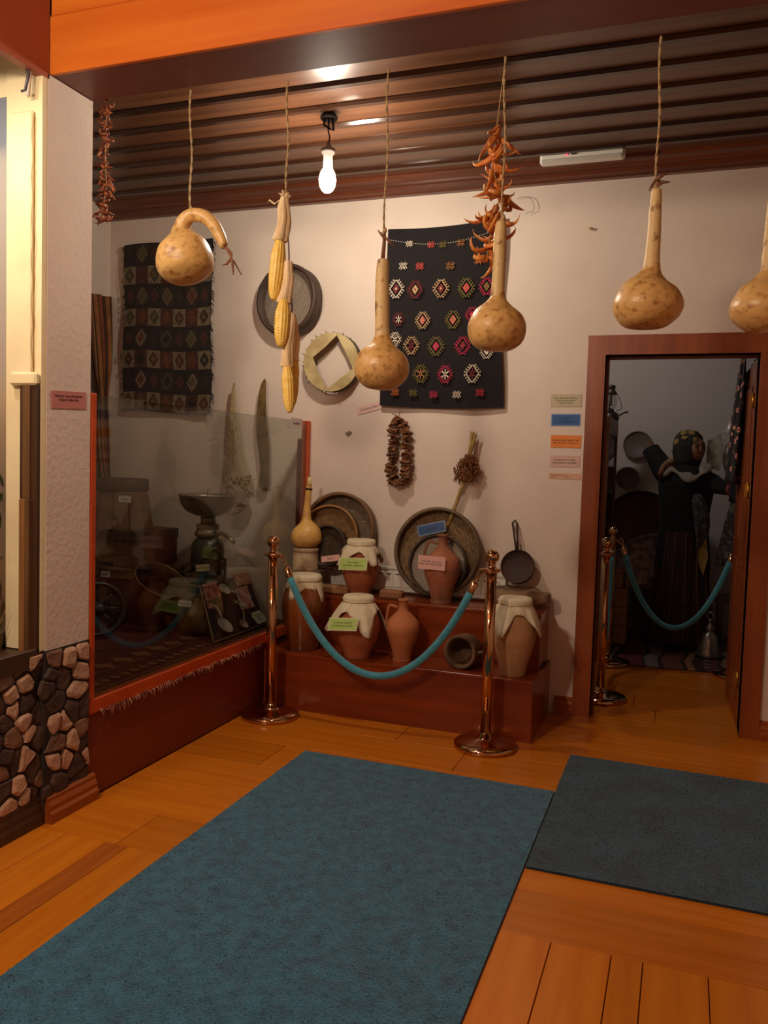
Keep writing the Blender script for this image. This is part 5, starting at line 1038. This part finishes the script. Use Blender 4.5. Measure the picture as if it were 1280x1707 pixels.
for k in range(420):
    y_ = rr.uniform(1.7, 2.38); x_ = rr.uniform(-2.50, -2.335); h = rr.uniform(.12, .34); l = rr.uniform(-.05, .05)
    mb.tube([(x_, y_, .63), (x_+l*.4, y_+l*.3, .63+h*.6), (x_+l, y_+l*.8, .63+h)], [.0022, .002, .0012], 3)
    if k % 3 == 0: mb.tube([(x_+l, y_+l*.8, .63+h-.03), (x_+l, y_+l*.8, .63+h+.01), (x_+l*1.1, y_+l*.8, .63+h+.035)], [.002, .005, .001], 4)
o = mb.build('wheat', mat('dry_wheat', (178, 138, 74), .85, c2=(138, 96, 50), scale=12), di, kind='stuff')
mb = MB()
for k in range(90):
    c = Vector((-2.44, 2.32, .98))+Vector((rr.uniform(-.04, .10), rr.uniform(-.22, .10), rr.uniform(-.02, .30))); d = Vector((rr.uniform(-.03, .03), rr.uniform(-.04, .04), rr.uniform(.02, .07)))
    s = d.cross(Vector((1, .2, 0))).normalized()*.010; mb.poly([c, c+d*.5+s, c+d, c+d*.5-s])
for k in range(6): mb.tube([(-2.43+rr.uniform(-.04, .04), 2.24+rr.uniform(-.1, .12), .63), (-2.43, 2.26+rr.uniform(-.1, .1), 1.2)], .003, 4)
mb.build('green_shrub', mat('shrub_green', (66, 92, 52), .8, c2=(44, 68, 38), scale=12), di, kind='stuff')
bm = bmesh.new(); bmesh.ops.create_icosphere(bm, subdivisions=3, radius=1)
for v in bm.verts:
    nn = mnoise.noise(v.co*1.7); v.co = Vector((v.co.x*.07, v.co.y*.11, v.co.z*.07))*(1+.25*nn)+Vector((-2.395, 2.30, .70))
me = bpy.data.meshes.new('rock'); bm.to_mesh(me); bm.free(); me.materials.append(mat('mossy_rock', (112, 100, 78), .95, c2=(76, 68, 50), scale=20, bump=.7)); link('rock', me, di)
# ------------------------------------------------------------------ the dim room beyond the doorway
PA = (-0.454, 6.115); PB = (0.42, 6.09); PC = (-0.409, 5.088)
PA = (-.455, 6.06); PB = (.405, 6.06); PC = (-.418, 5.10)
stanchion(*PA, 'far barrier post at the left in the dim room beyond the doorway', (0, -math.pi/2)); stanchion(*PB, 'far right barrier post in the dim room, half hidden by the open door leaf', (math.pi,)); stanchion(*PC, 'nearest barrier post in the dim room, half hidden behind the left door casing', (math.pi/2,))
barrier_rope('teal velvet rope spanning the doorway view before the mannequin', (PA[0]+.055, PA[1], .90), (PB[0]-.055, PB[1], .90), .60)
barrier_rope('teal velvet rope running away from the viewer beside the left door casing', (PC[0], PC[1]+.055, .90), (PA[0], PA[1]-.055, .90), .62)
# kilim on the floor
fk = thing('floor_kilim', 'striped red and brown kilim with zigzag bands on the floor of the dim room', 'kilim', (0, 6.6, 0))
sc = [(104, 44, 44), (46, 28, 28), (150, 134, 122), (46, 28, 28), (112, 40, 46), (46, 28, 28), (124, 108, 100), (60, 34, 32), (120, 66, 48), (54, 30, 28), (150, 104, 58), (58, 30, 30), (96, 42, 40), (46, 28, 28), (132, 104, 80), (92, 36, 36)]
wd = [.17, .02, .045, .03, .17, .02, .09, .03, .13, .03, .05, .07, .10, .03, .06, .3]
mm = [mat('kilim_band_%d' % i, c, .95, c2=tuple(int(v*.75) for v in c), scale=26, bump=.5, bscale=120) for i, c in enumerate(sc)]
x = -.66; mb = MB()
zig = lambda y: .016*(abs(((y*1.7) % 1)-.5)*4-1)
for i, w_ in enumerate(wd):
    if x > .95: break
    x1 = x+w_
    mb.grid(lambda u, v, x=x, x1=x1: ((x+(x1-x)*u)+zig(v*1.5)+.02*v, 6.03+.09*(x+(x1-x)*u+.6)+1.42*v, .006+.003*math.sin(v*14+u)), 2, 60, mi=i, smooth=False); x = x1
mb.grid(lambda u, v: (-.66+1.66*u, 6.035+.09*(1.66*u)+1.42*v, .002), 4, 4, mi=1)
mb.build('cloth', mm, fk)
for k in range(12):
    for col_ in (.22, .52):
        y_ = 6.22+k*.105; w_ = .032
        MB().prism([(col_-w_, y_, .0105), (col_, y_-.03, .0105), (col_+w_, y_, .0105), (col_, y_+.03, .0105)], (0, 0, .0012)).build('woven_lozenge', mm[6], fk)
# glazed cabinet with the lantern
cb = thing('glazed_cabinet', 'narrow brown cabinet with a glazed door at the left of the dim room', 'cabinet', (-.75, 6.8, 0))
CBW = mat('cabinet_wood', (124, 76, 42), .45, c2=(98, 58, 32), scale=2.4, stretch=(8, 8, .6)); cx1 = -.535
MB().box((-.95, 6.30, .02), (-.90, 7.12, 1.76)).box((-.90, 6.30, .02), (cx1-.02, 6.32, 1.76)).box((-.90, 7.10, .02), (cx1-.02, 7.12, 1.76)).box((-.90, 6.30, .02), (cx1-.02, 7.12, .06)).box((-.96, 6.28, 1.72), (cx1, 7.14, 1.78), bev=.004).build('carcass', CBW, cb)
dr_ = MB().box((cx1-.02, 6.30, .03), (cx1, 6.36, 1.72)).box((cx1-.02, 7.05, .03), (cx1, 7.12, 1.72)).box((cx1-.02, 6.36, 1.65), (cx1, 7.05, 1.72)).box((cx1-.02, 6.36, .03), (cx1, 7.05, .75)).build('door', CBW, cb)
MB().box((cx1-.012, 6.36, .75), (cx1-.008, 7.05, 1.65)).build('pane', gm, dr_)
for zz in (.78, 1.08, 1.38): MB().box((-.90, 6.33, zz), (cx1-.03, 7.09, zz+.018)).build('shelf', CBW, cb)
for i, (yy, zz, r) in enumerate(((6.9, 1.098, .04), (6.7, 1.398, .045), (6.95, .798, .05), (6.6, 1.098, .05))):
    t = thing('cabinet_cup', ['pale cup on the middle cabinet shelf, far end', 'pale cup on the top cabinet shelf', 'pale bowl on the lowest cabinet shelf', 'pale cup on the middle cabinet shelf, near end'][i], 'cup', (-.68, yy, zz)); MB().lathe([(.001, 0), (r*.6, 0), (r*.8, r*.5), (r, r*1.7), (r*.93, r*1.7), (r*.7, r*.5), (.001, .01)], 20, cap=False).build('body', ENA, t, world=False)
    MB().tube([(r*.86, 0, r*1.4), (r*1.5, 0, r*1.3), (r*1.5, 0, r*.7), (r*.8, 0, r*.5)], .005, 6).build('handle', ENA, t, world=False)
lx, ly, lz = -.585, 6.86, 1.78; LT = mat('lantern_metal', (84, 74, 64), .4, .6, c2=(52, 46, 42), scale=20)
ln = thing('oil_lantern', 'old oil lantern with a wire handle standing on the glazed cabinet', 'lantern', (lx, ly, lz)); Ml = Matrix.Translation((lx, ly, lz))
MB().lathe([(.07, 0), (.072, .03), (.06, .055), (.03, .07), (.03, .085)], 24, Ml).build('tank', LT, ln)
MB().lathe([(.032, .085), (.05, .12), (.052, .16), (.038, .20)], 20, Ml, cap=False).build('glass_chimney', gm, ln)
MB().lathe([(.045, .20), (.055, .205), (.035, .23), (.03, .255), (.042, .258), (.03, .275), (.004, .28)], 20, Ml).build('cap', LT, ln)
for s in (-1, 1): MB().tube([(lx, ly+s*.05, lz+.05), (lx, ly+s*.075, lz+.1), (lx, ly+s*.075, lz+.18), (lx, ly+s*.045, lz+.22)], .006, 6).build('side_tube', LT, ln)
MB().tube([(lx+.05, ly, lz+.20), (lx+.085, ly, lz+.13), (lx+.088, ly, lz+.09), (lx+.05, ly+.01, lz+.075)], .003, 5).build('wire_handle', LT, ln)
t = thing('coffee_pot', 'small dark dome-shaped pot beside the lantern on the cabinet', 'pot', (-.575, 7.03, 1.78)); MB().lathe([(.045, 0), (.05, .02), (.045, .05), (.02, .07), (.006, .075)], 20).build('body', IRON, t, world=False); MB().tube([(.04, 0, .04), (.09, .0, .07), (.12, 0, .075)], .006, 6).build('handle', IRON, t, world=False)
# trays on the far wall
def tray(label, c, R, m, axis=(0, -1, .0), lip=.022, hang=True):
    t = thing('round_tray', label, 'tray', c, group='round trays in the dim room'); M_ = axis_frame(c, axis)
    MB().lathe([(.001, 0), (R*.88, 0), (R*.97, lip*.6), (R, lip), (R*.985, lip*1.05), (R*.95, lip*.8), (R*.87, .006), (.001, .006)], 48, M_, cap=False).build('plate', m, t)
    MB().tube([M_ @ Vector((R*math.cos(a), R*math.sin(a), lip)) for a in [2*math.pi*k/48 for k in range(49)]], .005, 6).build('rim', m, t); return t
TD = mat('dark_copper', (74, 48, 38), .4, .4, c2=(50, 34, 28), scale=8); TL = mat('tinned_copper', (148, 140, 140), .35, .6, c2=(96, 86, 84), scale=18, bump=.3)
tray('upper small round tray hanging on the far wall above the large dark tray', (-0.398, 7.59, 1.604), .118, mat('tray_brown', (128, 108, 98), .5, c2=(108, 92, 84), scale=6)); tray('lower small round tray hanging on the far wall above the large dark tray', (-0.47, 7.59, 1.312), .095, mat('tray_brown_b', (122, 102, 92), .5, c2=(104, 88, 80), scale=6))
tray('large dark copper tray leaning on the far wall behind the mannequin', (-0.34, 7.5, 0.896), .31, TD, (.0, -1, .06)); tray('very large tinned tray standing in front of the dark tray, behind the mannequin', (-0.192, 7.42, 0.445), .40, TL, (-.02, -1, .1))
# chest and crate
t = lidbox('low dark wooden chest under the large trays in the dim room', -.36, .16, 7.16, 7.36, .008, .40, mat('chest_brown', (92, 62, 42), .6, c2=(66, 44, 30), scale=3, stretch=(1, 8, 8)), 'chest', 'wooden_chest')
MB().box((-.04, 7.148, .2), (.0, 7.162, .28), bev=.003).build('lock_plate', TD, t)
MB().box((-.34, 7.17, .4005), (.13, 7.35, .412)).build('top_board', CBW, t)
cr = thing('plank_crate', 'pale plank crate standing behind the left barrier post in the dim room', 'crate', (-.47, 6.75, 0)); PW = mat('pale_planks', (164, 124, 78), .7, c2=(136, 98, 58), scale=4, stretch=(1, 8, 8))
for k in range(4):
    z = .03+k*.148
    MB().box((-.53, 6.62, z), (-.37+(.0 if k < 3 else -.04), 6.64, z+.142), bev=.003).build('plank', PW, cr); MB().box((-.388, 6.64, z), (-.37, 6.95, z+.142), bev=.003).build('plank', PW, cr)
MB().box((-.525, 6.64, .008), (-.39, 6.94, .56)).build('inner_box', DARKW, cr)
# bell-shaped ewer, jug and basin at the right
def metal(name, label, cat, c, prof, m, **k):
    t = thing(name, label, cat, c); MB().lathe(prof, 30, cap=False).build('body', m, t, world=False); return t
PEW = mat('pewter', (178, 168, 156), .3, .8, c2=(120, 112, 104), scale=12)
t = metal('pewter_bell', 'grey bell-shaped metal vessel with a knob, standing on the kilim below the rope', 'bell', (.235, 6.62, .012), [(.001, .004), (.095, 0), (.100, .008), (.088, .03), (.072, .08), (.062, .13), (.05, .16), (.03, .175), (.024, .19), (.032, .205), (.022, .225), (.012, .235), (.012, .26), (.018, .275), (.001, .285)], PEW)
MB().tube([(0, -.01, .26), (.03, -.01, .30), (0, -.01, .335), (-.03, -.01, .30), (0, -.01, .26)], .005, 6).build('ring_handle', PEW, t, world=False)
t = thing('low_stool', 'dark low wooden stool behind the bell-shaped vessel', 'stool', (.42, 7.15, 0))
MB().box((.28, 7.0, .36), (.60, 7.3, .40), bev=.004).build('seat', DARKW, t)
for (a, b) in ((.30, 7.02), (.54, 7.02), (.30, 7.24), (.54, 7.24)): MB().box((a, b, .008), (a+.04, b+.04, .36)).build('leg', DARKW, t)
# mannequin
mx_, my_ = .015, 6.86
mn = thing('mannequin', 'dark-dressed mannequin with a flowered headscarf and both arms held out, in the dim room', 'mannequin', (mx_, my_, 0), math.radians(-6))
J_ = {'pel': (0, 0, .92, .13), 'w': (0, 0, 1.06, .115), 'ch': (0, .0, 1.26, .135), 'nk': (0, .01, 1.42, .055), 'hd0': (0, 0, 1.50, .065), 'hd': (0, -.005, 1.575, .088), 'hd1': (0, .0, 1.64, .07),
 'sl': (-.15, 0, 1.35, .06), 'el': (-.19, .02, 1.42, .045), 'wl': (-.235, .05, 1.50, .03), 'hl': (-.255, .06, 1.525, .026),
 'sr': (.15, 0, 1.33, .06), 'er': (.23, -.05, 1.29, .045), 'wr': (.31, -.09, 1.27, .03), 'hr': (.345, -.10, 1.27, .026),
 'hip1': (-.09, 0, .86, .095), 'kn1': (-.10, -.01, .48, .058), 'an1': (-.10, .01, .09, .036), 'ft1': (-.11, -.13, .045, .03), 'hip2': (.09, 0, .86, .095), 'kn2': (.10, -.01, .48, .058), 'an2': (.10, .01, .09, .036), 'ft2': (.11, -.13, .045, .03)}
E_ = [('pel', 'w'), ('w', 'ch'), ('ch', 'nk'), ('nk', 'hd0'), ('hd0', 'hd'), ('hd', 'hd1'), ('ch', 'sl'), ('sl', 'el'), ('el', 'wl'), ('wl', 'hl'), ('ch', 'sr'), ('sr', 'er'), ('er', 'wr'), ('wr', 'hr'), ('pel', 'hip1'), ('hip1', 'kn1'), ('kn1', 'an1'), ('an1', 'ft1'), ('pel', 'hip2'), ('hip2', 'kn2'), ('kn2', 'an2'), ('an2', 'ft2')]
for s, h, w0 in ((-1, 'hl', 'wl'), (1, 'hr', 'wr')):
    base = Vector(J_[h][:3]); dirv = (base-Vector(J_[w0][:3])).normalized()
    for k, (off, L_) in enumerate(((-.020, .055), (-.007, .065), (.007, .062), (.020, .048))):
        a = base+Vector((0, 0, off))+dirv*.03; c = a+dirv*L_*.5+Vector((0, -.006, 0)); d = a+dirv*L_+Vector((0, -.016, 0))
        for nme, p, r in ((f'{h}{k}a', a, .009), (f'{h}{k}b', c, .008), (f'{h}{k}c', d, .0065)): J_[nme] = (*p, r)
        E_ += [(h, f'{h}{k}a'), (f'{h}{k}a', f'{h}{k}b'), (f'{h}{k}b', f'{h}{k}c')]
    a = base+Vector((0, -.025, .02)); d = a+dirv*.03+Vector((0, -.025, .012)); J_[h+'t'] = (*a, .010); J_[h+'u'] = (*d, .0075); E_ += [(h, h+'t'), (h+'t', h+'u')]
keys = list(J_); me = bpy.data.meshes.new('body'); me.from_pydata([J_[k][:3] for k in keys], [(keys.index(a), keys.index(b)) for a, b in E_], [])
SKIN = mat('mannequin_skin', (142, 96, 70), .6); me.materials.append(SKIN)
bo = bpy.data.objects.new('body', me); COL.objects.link(bo); bo.parent = mn
md_ = bo.modifiers.new('skin', 'SKIN'); md_.use_smooth_shade = True
for i, k in enumerate(keys): me.skin_vertices[0].data[i].radius = (J_[k][3], J_[k][3]*(.8 if k in ('pel', 'w', 'ch') else 1))
me.skin_vertices[0].data[0].use_root = True
sb = bo.modifiers.new('sub', 'SUBSURF'); sb.levels = 1; sb.render_levels = 1
BLK = mat('black_cloth', (22, 19, 21), .95, c2=(15, 13, 15), scale=20, bump=.4); SCF = mat('scarf_dark', (48, 44, 36), .9, c2=(32, 28, 26), scale=14); YEL = mat('scarf_flower', (164, 134, 66), .9, c2=(124, 100, 48), scale=20); GRYC = mat('grey_scarf_band', (150, 142, 128), .9, c2=(116, 108, 98), scale=14)
jm = MB()
jm.lathe([(.17, .62), (.185, .64), (.175, .80), (.16, .98), (.165, 1.10), (.185, 1.25), (.19, 1.34), (.15, 1.41), (.075, 1.445)], 36, cap=False, squash=lambda q, a: Vector((q.x*1.12, q.y*.82, q.z+.01*math.sin(3*a))))
jm.build('jacket', BLK, mn, world=False)
sleevem = MB()
sleevem.tube(spline([Vector(p) for p in ((-.08, 0, 1.31), (-.16, .01, 1.38), (-.22, .035, 1.46), (-.285, .07, 1.55))], 6), [.105-.0022*i for i in range(19)], 20); sleevem.build('sleeve', BLK, mn, world=False)
MB().tube(spline([Vector(p) for p in ((.10, 0, 1.33), (.18, -.02, 1.31), (.24, -.05, 1.285), (.32, -.093, 1.27))], 6), [.085-.0019*i for i in range(19)], 20).build('sleeve', BLK, mn, world=False)
MB().tube([(-.283, .069, 1.548), (-.288, .072, 1.556)], .068, 20).build('cuff', SCF, mn, world=False); MB().tube([(.318, -.092, 1.27), (.335, -.10, 1.268)], .053, 18).build('cuff', mat('cuff_red', (120, 60, 52), .9), mn, world=False)
sk = MB(); n_ = 96
prs = [(.165, .92), (.175, .80), (.19, .65), (.215, .40), (.24, .18), (.245, .06)]
sk.lathe(prs, n_, cap=False, squash=lambda q, a: Vector((q.x*(1+.06*math.sin(14*a)*(1-q.z)), q.y*.85*(1+.06*math.sin(14*a)*(1-q.z)), q.z)))
sk.build('skirt', mat('skirt_maroon', (66, 32, 28), .9, c2=(36, 20, 20), scale=14, stretch=(3, 3, .5)), mn, world=False)
mb = MB()
for k in range(14):
    a = k*2*math.pi/14; pts = [(1.02*r*(1+.05*(1-z))*math.cos(a), .87*r*(1+.05*(1-z))*math.sin(a), z) for r, z in fine(prs, 4)]
    mb.tube(pts, .006, 4)
mb.build('skirt_braid', mat('braid_ochre', (112, 76, 50), .9, c2=(84, 44, 36), scale=60), mn, world=False)
# head: scarf hood, face, flowers
hd = MB(); hd.lathe([(.03, 1.405), (.085, 1.42), (.105, 1.47), (.118, 1.53), (.118, 1.60), (.102, 1.66), (.065, 1.70), (.001, 1.712)], 32, cap=False, squash=lambda q, a: Vector((q.x*.98, q.y*1.02+.012, q.z)))
hs_ = hd.build('headscarf', SCF, mn, world=False)
fm = MB(); fm.lathe([(.001, 1.47), (.035, 1.475), (.058, 1.50), (.070, 1.54), (.072, 1.58), (.06, 1.62), (.03, 1.645), (.001, 1.65)], 28, cap=False, squash=lambda q, a: Vector((q.x+.03, q.y*.95-.062, q.z))); fc = fm.build('face', SKIN, mn, world=False)
MB().tube([(.03, -.128, 1.585), (.03, -.138, 1.565), (.03, -.146, 1.548), (.03, -.132, 1.540)], [.006, .008, .011, .006], 8).build('nose', SKIN, fc, world=False)
MB().tube([(.008, -.124, 1.515), (.03, -.131, 1.513), (.052, -.124, 1.515)], [.003, .006, .003], 8).build('mouth', mat('lips', (150, 72, 66), .6), fc, world=False)
for s in (-1, 1):
    MB().lathe([(.001, -.010), (.009, -.006), (.012, 0), (.009, .006), (.001, .010)], 12, Matrix.Translation((.03+s*.027, -.122, 1.582)), cap=False).build('eye', mat('eye_dark', (40, 30, 26), .3), fc, world=False)
    MB().tube([(.03+s*.012, -.128, 1.602), (.03+s*.028, -.128, 1.607), (.03+s*.044, -.119, 1.602)], .003, 6).build('eyebrow', mat('eye_dark', (40, 30, 26), .3), fc, world=False)
for (a, z) in ((-2.35, 1.615), (-1.75, 1.655), (-1.0, 1.63), (-2.9, 1.56), (-.4, 1.58), (-2.0, 1.69), (-1.2, 1.69)):
    r = .122 if z < 1.65 else (.105 if z < 1.68 else .078); c = Vector((r*.98*math.cos(a), r*1.02*math.sin(a)+.012, z)); M_ = axis_frame(c, (math.cos(a), math.sin(a), .25 if z < 1.65 else .9))
    MB().lathe([(.001, .001), (.022, -.001), (.026, -.004)], 14, M_, cap=False, squash=lambda q, a: Vector((q.x*(1+.2*math.cos(5*a)), q.y*(1+.2*math.cos(5*a)), q.z))).build('scarf_flower', YEL, hs_, world=False)
for o_ in (fc,): o_.matrix_basis = Matrix.Rotation(math.radians(34), 4, 'Z')
# shawl band crossing the shoulders, and the pale cloth standing up beside the head
MB().tube(spline([Vector(p) for p in ((-.16, -.10, 1.36), (-.10, -.135, 1.40), (-.02, -.15, 1.36), (.06, -.15, 1.34), (.12, -.13, 1.38), (.15, -.05, 1.44))], 6), [.03+.018*math.sin(i*.5) for i in range(31)], 12, flat=.5).build('shawl', GRYC, mn, world=False)
MB().tube(spline([Vector(p) for p in ((-.17, -.09, 1.34), (-.13, -.11, 1.42), (-.09, -.08, 1.46))], 6), [.045, .05, .052, .054, .055, .055, .054, .052, .05, .048, .045, .04, .035], 12, flat=.55).build('shoulder_patch', mat('patch_print', (150, 112, 84), .9, c2=(92, 56, 48), scale=26, lo=.45, hi=.55), mn, world=False)
MB().prism([(.14, -.04, 1.42), (.235, -.02, 1.40), (.25, .0, 1.60), (.225, .01, 1.685), (.17, .0, 1.64), (.14, -.02, 1.63)], (.0, .03, 0)).build('raised_cloth', GRYC, mn, world=False)
MB().tube(spline([Vector(p) for p in ((.10, -.15, 1.22), (.14, -.17, 1.05), (.15, -.17, .92), (.13, -.16, .80))], 5), [.03, .05, .06, .066, .068, .07, .07, .068, .066, .062, .058, .05, .04, .03, .02, .01], 14, flat=.4).build('apron_panel', mat('apron_print', (52, 54, 56), .9, c2=(96, 98, 98), scale=34, lo=.52, hi=.6), mn, world=False)
MB().prism([(.13, -.165, .98), (.18, -.16, .90), (.20, -.16, .74), (.17, -.165, .60), (.13, -.17, .72)], (0, .012, 0)).build('yellow_panel', YEL, mn, world=False)
# hangings at the right behind the door leaf
ft = bpy.data.materials.new('rose_print'); ft.use_nodes = True; nt = ft.node_tree; b = nt.nodes['Principled BSDF']; b.inputs['Roughness'].default_value = .9
tc = nt.nodes.new('ShaderNodeTexCoord'); vo = nt.nodes.new('ShaderNodeTexVoronoi'); vo.inputs['Scale'].default_value = 20; rp = nt.nodes.new('ShaderNodeValToRGB'); nt.links.new(tc.outputs['Object'], vo.inputs['Vector']); nt.links.new(vo.outputs['Distance'], rp.inputs[0]); nt.links.new(rp.outputs[0], b.inputs['Base Color'])
e = rp.color_ramp.elements; e[0].position = .0; e[0].color = (*lin((150, 40, 56)), 1); e[1].position = 1; e[1].color = (*lin((30, 22, 26)), 1)
for p, c in ((.16, (150, 40, 56)), (.20, (226, 160, 140)), (.30, (214, 140, 120)), (.34, (64, 70, 46)), (.42, (30, 22, 26))): q = e.new(p); q.color = (*lin(c), 1)
def hanging(name, label, top, bot, halfw, m, seed, cat='garment', thick=.05):
    t = thing(name, label, cat, top); rr = random.Random(seed); ph = rr.uniform(0, 6)
    top = Vector(top); bot = Vector(bot); n = 28; mb = MB(); vs = []; fs = []; K = 16
    for i in range(K+1):
        v = i/K; c = top.lerp(bot, v); hw = halfw[0]+(halfw[1]-halfw[0])*min(1, v*2.2)+(halfw[2]-halfw[1])*max(0, (v-.45)/.55)
        for k in range(n):
            a = 2*math.pi*k/n; q = 1+.14*math.sin(5*a+ph+v*2); vs.append(c+Vector((math.cos(a)*hw*q, math.sin(a)*thick*q, .01*math.sin(3*a)*(1 if i == K else 0))))
    for i in range(K):
        for k in range(n): fs.append((i*n+k, (i+1)*n+k, (i+1)*n+(k+1) % n, i*n+(k+1) % n))
    fs.append(tuple(range(n))); fs.append(tuple(K*n+k for k in range(n-1, -1, -1)))
    mb.add(vs, fs, 0, True).build('cloth', m, t); MB().tube([top+Vector((0, 0, -.02)), top+Vector((0, 0, .02)), top+Vector((.03, .01, .05)), top+Vector((.05, .0, .02))], .006, 6).build('hook', IRON, t); return t
hanging('rose_printed_dress', 'black dress printed with pink roses hanging on the inside of the open door leaf', (.292, 5.36, 2.06), (.268, 5.36, 1.33), (.014, .034, .040), ft, 3, thick=.15)
hanging('dark_coat', 'black jacket hanging beside the rose-printed dress in the dim room', (.44, 6.52, 2.02), (.42, 6.50, 1.18), (.03, .09, .10), BLK, 5)
hanging('dark_printed_skirt', 'dark grey printed skirt hanging below the rose-printed dress', (.39, 6.75, 1.24), (.36, 6.72, .70), (.04, .08, .10), mat('grey_print', (46, 42, 40), .9, c2=(96, 88, 80), scale=30, lo=.55, hi=.62), 8)
c = (0.339, 6.8, 1.508); t = thing('polished_flask', 'shiny oval metal flask hanging left of the rose-printed dress', 'flask', c); MB().lathe([(.001, -.13), (.05, -.12), (.075, -.05), (.078, .02), (.06, .09), (.03, .12), (.02, .15), (.024, .155)], 28, Matrix.Translation(c)).build('body', PEW, t); MB().lathe([(.02, .153), (.022, .165), (.012, .175), (.001, .176)], 16, Matrix.Translation(c)).build('stopper', PEW, t)
c = (0.314, 6.8, 1.733); t = thing('small_bell', 'small pale flared bell hanging above the shiny flask', 'bell', c); MB().lathe([(.062, -.045), (.058, -.042), (.036, .0), (.026, .04), (.010, .052), (.001, .054)], 24, Matrix.Translation(c)).build('body', mat('bell_grey', (176, 168, 160), .4, .5), t); MB().tube([(c[0], c[1], c[2]+.05), (c[0], c[1], c[2]+.09)], .004, 6).build('loop', IRON, t)
t = thing('coat_rail', 'thin wall rail carrying the hanging garments in the dim room', 'rail', (.5, 6.6, 2.24)); MB().tube([(.50, 5.9, 2.24), (.50, 7.62, 2.24)], .012, 8).build('bar', DARKW, t)
for yy in (6.52, 6.8): MB().tube([(.50, yy, 2.24), (.46, yy, 2.215), (.425, yy, 2.19)], .005, 6).build('peg', IRON, t)
